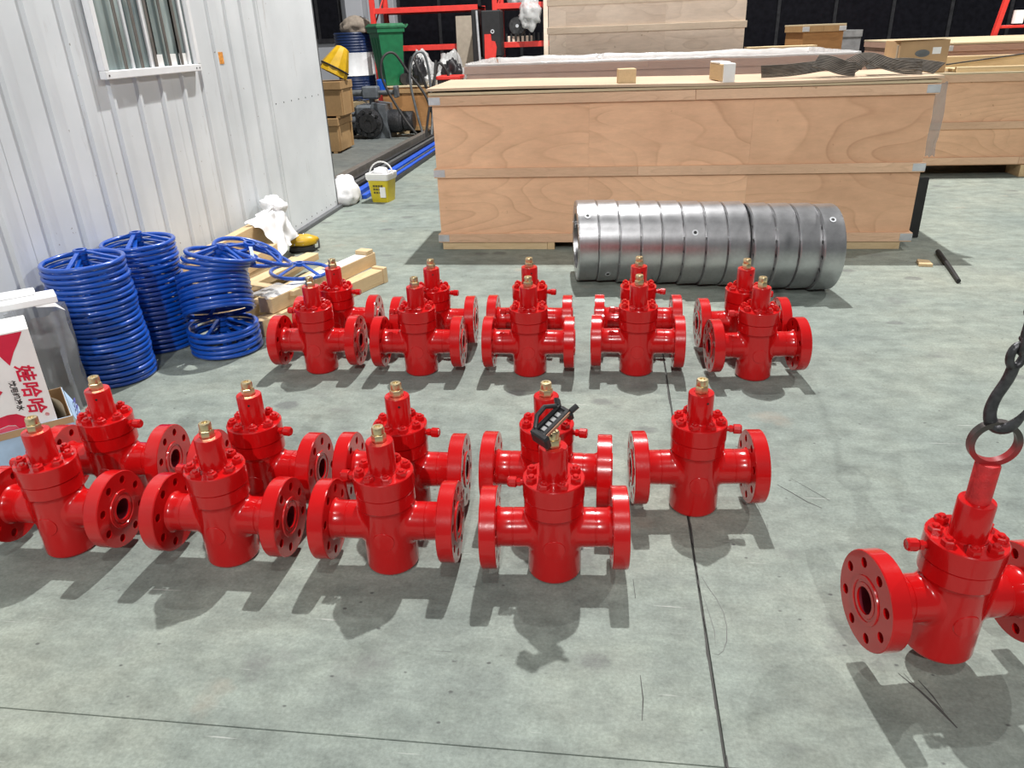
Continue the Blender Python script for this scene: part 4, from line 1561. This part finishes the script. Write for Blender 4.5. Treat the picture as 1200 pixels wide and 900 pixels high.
for i in range(5):
    for j in range(11):
        fs_.append([i * 12 + j, (i + 1) * 12 + j, (i + 1) * 12 + j + 1, i * 12 + j + 1])
gf.add(vs_, fs_)
o = gf.build('plastic_film', 'film_grey', None, True, 80, loc=(2.325, 6.16, 1.185))
tag(o, 'strip of grey plastic film hanging from the right end of the long crate', 'plastic film')


# ================================================================== FAR LEFT BACKGROUND
def wooden_box(name, label, loc, L, D, H, rz):
    t = thing(name, label, 'box', loc, rz, 'brown wooden boxes stacked behind the cabin')
    MB().box(0, L, 0, D, .03, H - .11, b=.004).build('body', 'box_wood', t)
    MB().box(-.02, L + .02, -.02, D + .02, H - .11, H, b=.004).build('lid', 'box_wood', t)
    MB().box(-.021, .07, -.023, -.0205, H - .10, H - .02).build('corner_bracket', 'galv', t)
    for x in (.05, L - .11):
        MB().box(x, x + .06, 0, D, 0, .03).build('foot', 'box_wood', t)
    for y in (.02, D - .08):
        MB().box(L + .0005, L + .018, y, y + .06, .04, H - .12).build('cleat', 'box_wood', t)
    return t


wooden_box('wooden_box', 'brown wooden box on the floor behind the cabin, lower of the stacked pair', (-4.62, 11.75, 0), .42, .75, .52, rad(2))
wooden_box('wooden_box', 'brown wooden box stacked on another behind the cabin', (-4.62, 11.78, .522), .52, .60, .52, rad(2))
yh = thing('yellow_hopper', 'yellow cone-shaped metal part strapped on the stacked wooden boxes', 'machine part', (-4.27, 12.05, 1.145), rot=(rad(-8), rad(28), .2))
MB().lathe([(.05, .42), (.10, .40), (.21, .12), (.22, .0), (.19, .0), (.08, .36)], 10, close=True).build('cone', 'yellow', yh, True, 20)
MB().tube([(.215 * cos(a), .215 * sin(a), .09) for a in [2 * pi * i / 24 for i in range(24)]], .012, 6, closed=True).build('strap', 'black', yh, True)
MB().tube([(-.2, 0, .1), (-.08, 0, .40), (.08, .0, .41), (.2, 0, .1)], .012, 6).build('strap', 'black', yh, True)
MB().lathe([(.0, .02), (.15, .02), (.17, .10), (.0, .12)], 12).build('load', 'box_wood', yh, True)

dr = thing('oil_drum', 'blue drum with white middle band behind the green bin', 'drum', (-5.08, 15.75, 0))
MB().box(-.45, .45, -.45, .45, 0, .50, b=.01).build('pallet_block', 'pine_x', dr)
R = .36
pf_ = [(0, .505), (R, .505), (R + .012, .52)]
MB().lathe([(0, .505), (R, .505), (R + .012, .515), (R, .53)] + sum([[(R, .55 + .05 * k), (R + .008, .575 + .05 * k), (R, .60 + .05 * k)] for k in range(7)], []) + [(R, .96)], 32).build('lower_body', 'drum_blue', dr, True)
MB().lathe([(R, .96), (R + .010, .965), (R + .004, .98), (R + .004, 1.36), (R + .010, 1.375), (R, 1.38)], 32).build('white_band', 'white_paint', dr, True)
MB().lathe([(R, 1.38)] + sum([[(R, 1.39 + .05 * k), (R + .008, 1.415 + .05 * k), (R, 1.44 + .05 * k)] for k in range(6)], []) + [(R + .012, 1.72), (R, 1.74), (R - .02, 1.72), (0, 1.72)], 32).build('upper_body', 'drum_blue', dr, True)
sk3 = blob('sack', 'sack_brown', (.30, .28, .20), 12.1, (-4.98, 15.70, 1.725), amp=.22)
tag(sk3, 'brown sacking heaped on top of the blue drum', 'sack')

# crate under the bin
BC = crate('supply_crate', 'brown plywood crate carrying the green bin beyond the steel bars', (-4.15, 14.22, 0), 1.6, .75, .80, 'ply_orange', 'box_wood', bz=(.06, .70), bh=.07, skid=.05, brackets=False, panels=(.5,))

gb = thing('wheelie_bin', 'green two-wheeled rubbish bin with lid standing on the supply crate', 'bin', (-4.08, 14.57, .825), rad(-52))


def rect(hx, hy, z, cx=0, cy=0):
    return [(cx - hx, cy - hy, z), (cx + hx, cy - hy, z), (cx + hx, cy + hy, z), (cx - hx, cy + hy, z)]


MB().add(*loft([rect(.17, .17, 0, 0, .03), rect(.225, .235, .88), rect(.25, .26, .885), rect(.25, .26, .96)])).build('body', 'bin_green', gb)
MB().add(*loft([rect(.262, .275, .955), rect(.265, .28, .985), rect(.22, .24, 1.03)])).build('lid', 'bin_lid', gb)
MB().tube([(-.22, .29, .95), (-.22, .34, 1.0), (.22, .34, 1.0), (.22, .29, .95)], .014, 6).build('handle', 'bin_lid', gb, True)
for s in (-1, 1):
    MB().lathe([(0, 0), (.10, 0), (.10, .05), (0, .05)], 20, T(.20 if s > 0 else -.25, .20, .10) @ RX).build('wheel', 'rubber', gb, True)
for k in range(3):
    x = -.10 + .10 * k
    MB().add(*loft([rect(.008, .004, .08, x, -.168), rect(.008, .004, .80, x * 1.25, -.233)])).build('rib', 'bin_green', gb)


# grey gearbox
def gearbox():
    g = thing('gearbox', 'heavy grey gearbox with bolted flanges and shaft on the floor', 'machine', (-4.20, 13.75, 0))
    MB().box(-.30, .26, -.18, .35, .06, .56, b=.04).build('housing', 'machine_grey', g)
    MB().add([(-.10, -.19, 0), (.30, -.19, 0), (.26, -.19, .56), (.02, -.19, .60), (-.10, .3, 0), (.30, .3, 0), (.26, .3, .56), (.02, .3, .60)],
             [[0, 1, 2, 3], [7, 6, 5, 4], [0, 4, 5, 1], [1, 5, 6, 2], [2, 6, 7, 3], [3, 7, 4, 0]]).build('foot_plate', 'machine_grey', g)
    f = MB().lathe([(0, 0), (.16, 0), (.17, .03), (.245, .05), (.25, .10), (.0, .10)], 32, T(-.04, -.30, .27) @ RY).build('front_flange', 'iron', g, True)
    MB().lathe([(.06, -.012), (.15, -.012), (.15, .01), (.06, .01)], 28, T(-.04, -.30, .27) @ RY, close=True).build('cover_ring', 'dark_steel', f, True)
    for k in range(10):
        a = 2 * pi * k / 10
        MB().lathe([(0, 0), (.026, 0), (.026, .05), (0, .05)], 6, T(-.04 + .20 * cos(a), -.31, .27 + .20 * sin(a)) @ RY).build('bolt', 'dark_steel', f)
    e = MB().lathe([(0, 0), (.235, 0), (.245, .03), (.245, .13), (.2, .15), (.2, .25), (0, .25)], 32, T(-.53, .05, .28) @ RX).build('end_flange', 'machine_grey', g, True)
    for k in range(10):
        a = 2 * pi * k / 10
        MB().lathe([(0, 0), (.024, 0), (.024, .05), (0, .05)], 6, T(-.575 + .20, .05 + .20 * cos(a), .28 + .20 * sin(a)) @ RX).build('bolt', 'dark_steel', e)
    MB().lathe([(0, 0), (.19, 0), (.20, .02), (.20, .20), (.17, .22), (.17, .25), (0, .25)], 32, T(.27, .03, .27) @ RX).build('coupling', 'iron', g, True)
    MB().lathe([(0, 0), (.15, 0), (.165, .02), (.165, .17), (.14, .19), (0, .19)], 32, T(.525, .03, .27) @ RX).build('coupling', 'iron', g, True)
    y = .02
    MB().box(-.16, .12, -.10, .12, .66, .86, b=.02).build('top_box', 'machine_grey', g)
    MB().lathe([(0, 0), (.05, 0), (.05, .12), (0, .12)], 16, T(-.02, y, .555)).build('post', 'machine_grey', g, True)
    MB().tube([(-.75, y, .75), (-.16, y, .75)], .055, 14).build('pipe', 'grey_steel', g, True)
    MB().tube([(.12, y, .75), (.42, y, .75)], .04, 14).build('pipe', 'grey_steel', g, True)
    MB().box(.40, .47, -.06, .10, .66, .86, b=.015).build('clamp', 'machine_grey', g)
    MB().lathe([(0, 0), (.08, 0), (.08, .2), (.05, .22), (0, .22)], 16, T(.10, .28, .74)).build('cap', 'blue', g, True)
    MB().tube([(-.45, -.05, .50), (-.36, -.1, .62), (-.2, -.1, .66), (-.08, -.08, .60)], .012, 6).build('cable', 'black', g, True)


gearbox()

# hoses
HG = 'dark hoses looping in front of the supply crate'


def hose(label, pts, r, mat='rubber'):
    P = [Vector(p) for p in pts]
    out = []
    for i in range(len(P) - 1):
        p0, p1, p2, p3 = P[max(0, i - 1)], P[i], P[i + 1], P[min(len(P) - 1, i + 2)]
        for s in range(8):
            t = s / 8
            out.append(0.5 * ((2 * p1) + (-p0 + p2) * t + (2 * p0 - 5 * p1 + 4 * p2 - p3) * t * t + (-p0 + 3 * p1 - 3 * p2 + p3) * t ** 3))
    out.append(P[-1])
    o = MB().tube(out, r, 8).build('hose', mat, None, True, 60)
    tag(o, label, 'hose', HG)


hy = 13.35
hose('tall black hose loop beside the wheel of the green bin', [(-3.30, hy, .02), (-3.55, hy, .35), (-3.86, hy, .95), (-3.84, hy, 1.30), (-3.66, hy + .1, 1.38), (-3.45, hy + .2, 1.05), (-3.2, hy + .2, .70), (-3.08, hy + .2, .30), (-3.05, hy + .1, .02)], .022)
hose('second black hose loop to the right of the first loop', [(-3.26, hy + .1, .02), (-3.36, hy + .1, .50), (-3.42, hy + .1, 1.0), (-3.32, hy + .1, 1.33), (-3.16, hy + .15, 1.36), (-3.10, hy + .2, 1.0), (-3.10, hy + .2, .40), (-3.12, hy + .1, .02)], .022, 'grey_steel')
hose('slack black hose crossing behind the two hose loops', [(-3.55, hy + .4, .9), (-3.42, hy + .35, 1.30), (-3.28, hy + .3, 1.05), (-3.15, hy + .3, .75), (-3.06, hy + .3, .90), (-2.95, hy + .3, 1.2), (-2.82, hy + .35, 1.05), (-2.80, hy + .4, .83)], .024)
hose('hose falling steeply at the corner of the long crate', [(-2.95, hy + .1, 1.25), (-3.0, hy, .80), (-3.1, hy - .05, .45), (-3.18, hy - .1, .02)], .022)

# plastic bags and black bundles on the supply crate
for k, (x, y, z, s, sd, mt, lab) in enumerate((
        (-3.50, 14.75, .825, (.22, .2, .33), 21, 'film_white', 'crumpled white plastic bag on the supply crate beside the bin'),
        (-2.98, 14.75, .825, (.24, .2, .30), 25, 'film_white', 'crumpled white plastic heap on the supply crate near the board'),
        (-3.25, 14.42, .825, (.20, .14, .10), 28, 'film_white', 'low white plastic scraps at the front of the supply crate'),
        (-3.48, 14.40, .825, (.12, .10, .28), 31, 'black_plastic', 'black cable bundle between the plastic bags'),
        (-2.88, 14.40, .825, (.17, .12, .26), 37, 'black_plastic', 'black hose bundle lying on the plastic heap'))):
    tag(blob('plastic_bundle', mt, s, sd, (x, y, z), amp=.5, freq=1.9, fold=.08, sub=4), lab, 'bundle', 'wrapping heap on the supply crate')
o = MB().box(0, .42, 0, .5, 0, .06, b=.01).build('red_tray', 'rack_red', None, loc=(-2.98, 13.75, .99))
rt = thing('red_case', 'flat red case at the back corner of the long crate', 'case', (-3.02, 13.66, 0))
o.parent = rt
o.name = 'tray'
o.location = (0, 0, .93)
MB().box(.02, .40, .02, .48, 0, .929, b=.01).build('stand', 'dark_steel', rt)


# red pallet rack
def rack(name, label, x0, x1, y, zs, posts, dx=0.0):
    r = thing(name, label, 'rack', (x0, y, 0), 0, 'red storage racks at the far wall')
    L = x1 - x0
    for z in zs:
        MB().box(-.04, L, -.03, .03, z, z + .095, b=.005).build('beam', 'rack_red', r)
        MB().box(-.04, L, .9, .95, z, z + .095, b=.005).build('beam', 'rack_red', r)
        MB().box(0, L, .0, .9, z + .06, z + .08).build('shelf_deck', 'dark_panel', r)
    for px in posts:
        for py in (0, .92):
            MB().box(px - .045, px + .045, py - .04, py + .04, 0, 3.3, b=.006).build('upright', 'rack_red', r)
        for k in range(4):
            z0 = .3 + .75 * k
            MB().tube([(px, 0, z0), (px, .92, z0 + .6)], .015, 6).build('brace', 'rack_red', r)
    return r


RK1 = rack('storage_rack', 'red pallet rack behind the green bin, left of the black cabinet', -4.50, -2.50, 15.3, (1.38, 2.03), (0.0,))
RK2 = rack('storage_rack', 'red pallet rack right of the black cabinet', -2.18, -1.16, 15.3, (1.38, 2.03), (0.0,))
bd = MB().box(0, .36, 0, .03, 0, 1.42, b=.004).build('leaning_board', 'mdf', None, loc=(-2.90, 15.0, .5), rot=(rad(-4), 0, 0))
bd.location = (-2.90, 15.03, 0.0)
bd.data.transform(Matrix.Diagonal((1, 1, 1.37, 1)))
tag(bd, 'tall brown fibreboard leaning on the red rack left of the black cabinet', 'board')

bcab = thing('black_cabinet', 'black machine cabinet with a grey side rail between the red racks', 'machine', (-2.50, 14.55, 0))
MB().box(.0, .12, 0, .4, 0, 2.02, b=.01).build('side_frame', 'black', bcab)
MB().box(.17, .52, .0, .4, 1.25, 2.0, b=.02).build('cabinet', 'black', bcab)
MB().box(.13, .52, .05, .4, 0.0, 1.25, b=.01).build('lower_case', 'black_plastic', bcab)
MB().tube([(.10, -.03, 2.0), (.135, -.03, .9)], .022, 8).build('rail', 'galv', bcab, True)
MB().lathe([(.018, 0), (.034, 0), (.034, .015), (.018, .015)], 20, T(.37, -.016, 1.66) @ RY, close=True).build('ring_handle', 'galv', bcab, True)
q = MB().prism([(.22, 1.2), (.41, 1.2), (.44, 1.40), (.41, 1.50), (.35, 1.51), (.34, 1.62), (.23, 1.62)], 0, .05, Matrix(((1, 0, 0, 0), (0, 0, -1, -.005), (0, 1, 0, 0), (0, 0, 0, 1))))
q.build('red_guard', 'rack_red', bcab)

# load on the right rack
tag(blob('sack', 'film_white', (.26, .22, .30), 41, (-1.72, 15.7, 2.115), amp=.4, fold=.05), 'white plastic sheet on the upper shelf of the right red rack', 'plastic sheet')
tag(blob('sack', 'film_white', (.20, .10, .26), 44, (-1.50, 15.10, 1.62), amp=.4, fold=.05, flat=False), 'white plastic sheet trailing down inside the right red rack', 'plastic sheet')
mo = thing('motor_unit', 'dark motor with pale base on the lower shelf of the right rack', 'machine', (-1.92, 15.45, 1.462))
MB().box(-.06, .38, -.05, .35, .0, .11, b=.01).build('base', 'ply_pale', mo)
MB().lathe([(0, 0), (.15, 0), (.16, .02), (.16, .26), (0, .26)], 20, T(.14, -.1, .28) @ RY).build('motor', 'dark_steel', mo, True)
MB().lathe([(0, 0), (.03, 0), (.03, .02), (0, .02)], 12, T(.14, -.12, .28) @ RY).build('hub', 'galv', mo, True)
for k in range(10):
    MB().tube([(.12 + .085 * k, -.01, 1.478), (.12 + .085 * k, -.01, 1.62)], .02, 8).build('shelf_pin', 'dark_steel', RK2, True)
tb2 = MB().box(0, .08, 0, .08, 0, 2.9, b=.004).build('timber_post', 'ply_pale', None, loc=(-1.26, 15.0, 0))
tag(tb2, 'pale timber post beside the right red rack', 'post')

# red A-frame at the right
af = thing('hoist_stand', 'red steel A-shaped stand at the upper right behind the far crate', 'stand', (5.95, 13.3, 0))


def bar(parent, a, b, w=.05, mat='rack_red', name='strut'):
    a, b = Vector(a), Vector(b)
    d = b - a
    q = MB().box(-w, w, -w * .6, w * .6, 0, d.length, b=.006)
    o = q.build(name, mat, parent)
    o.location = a
    o.rotation_euler = d.to_track_quat('Z', 'Y').to_euler()
    return o


bar(af, (-.45, 0, 0), (-.02, 0, 2.9))
bar(af, (.45, 0, 0), (.02, 0, 2.9))
bar(af, (-.23, 0, 1.46), (.23, 0, 1.46), .035, name='crossbar')
bar(af, (.35, .1, 0), (.78, .1, 2.9), .09)
bar(af, (-.4, 0, .2), (.4, 0, .2), .04, name='crossbar')
MB().box(-.02, .10, -.04, .06, 1.50, 1.68).build('paper_tag', 'paper', af)
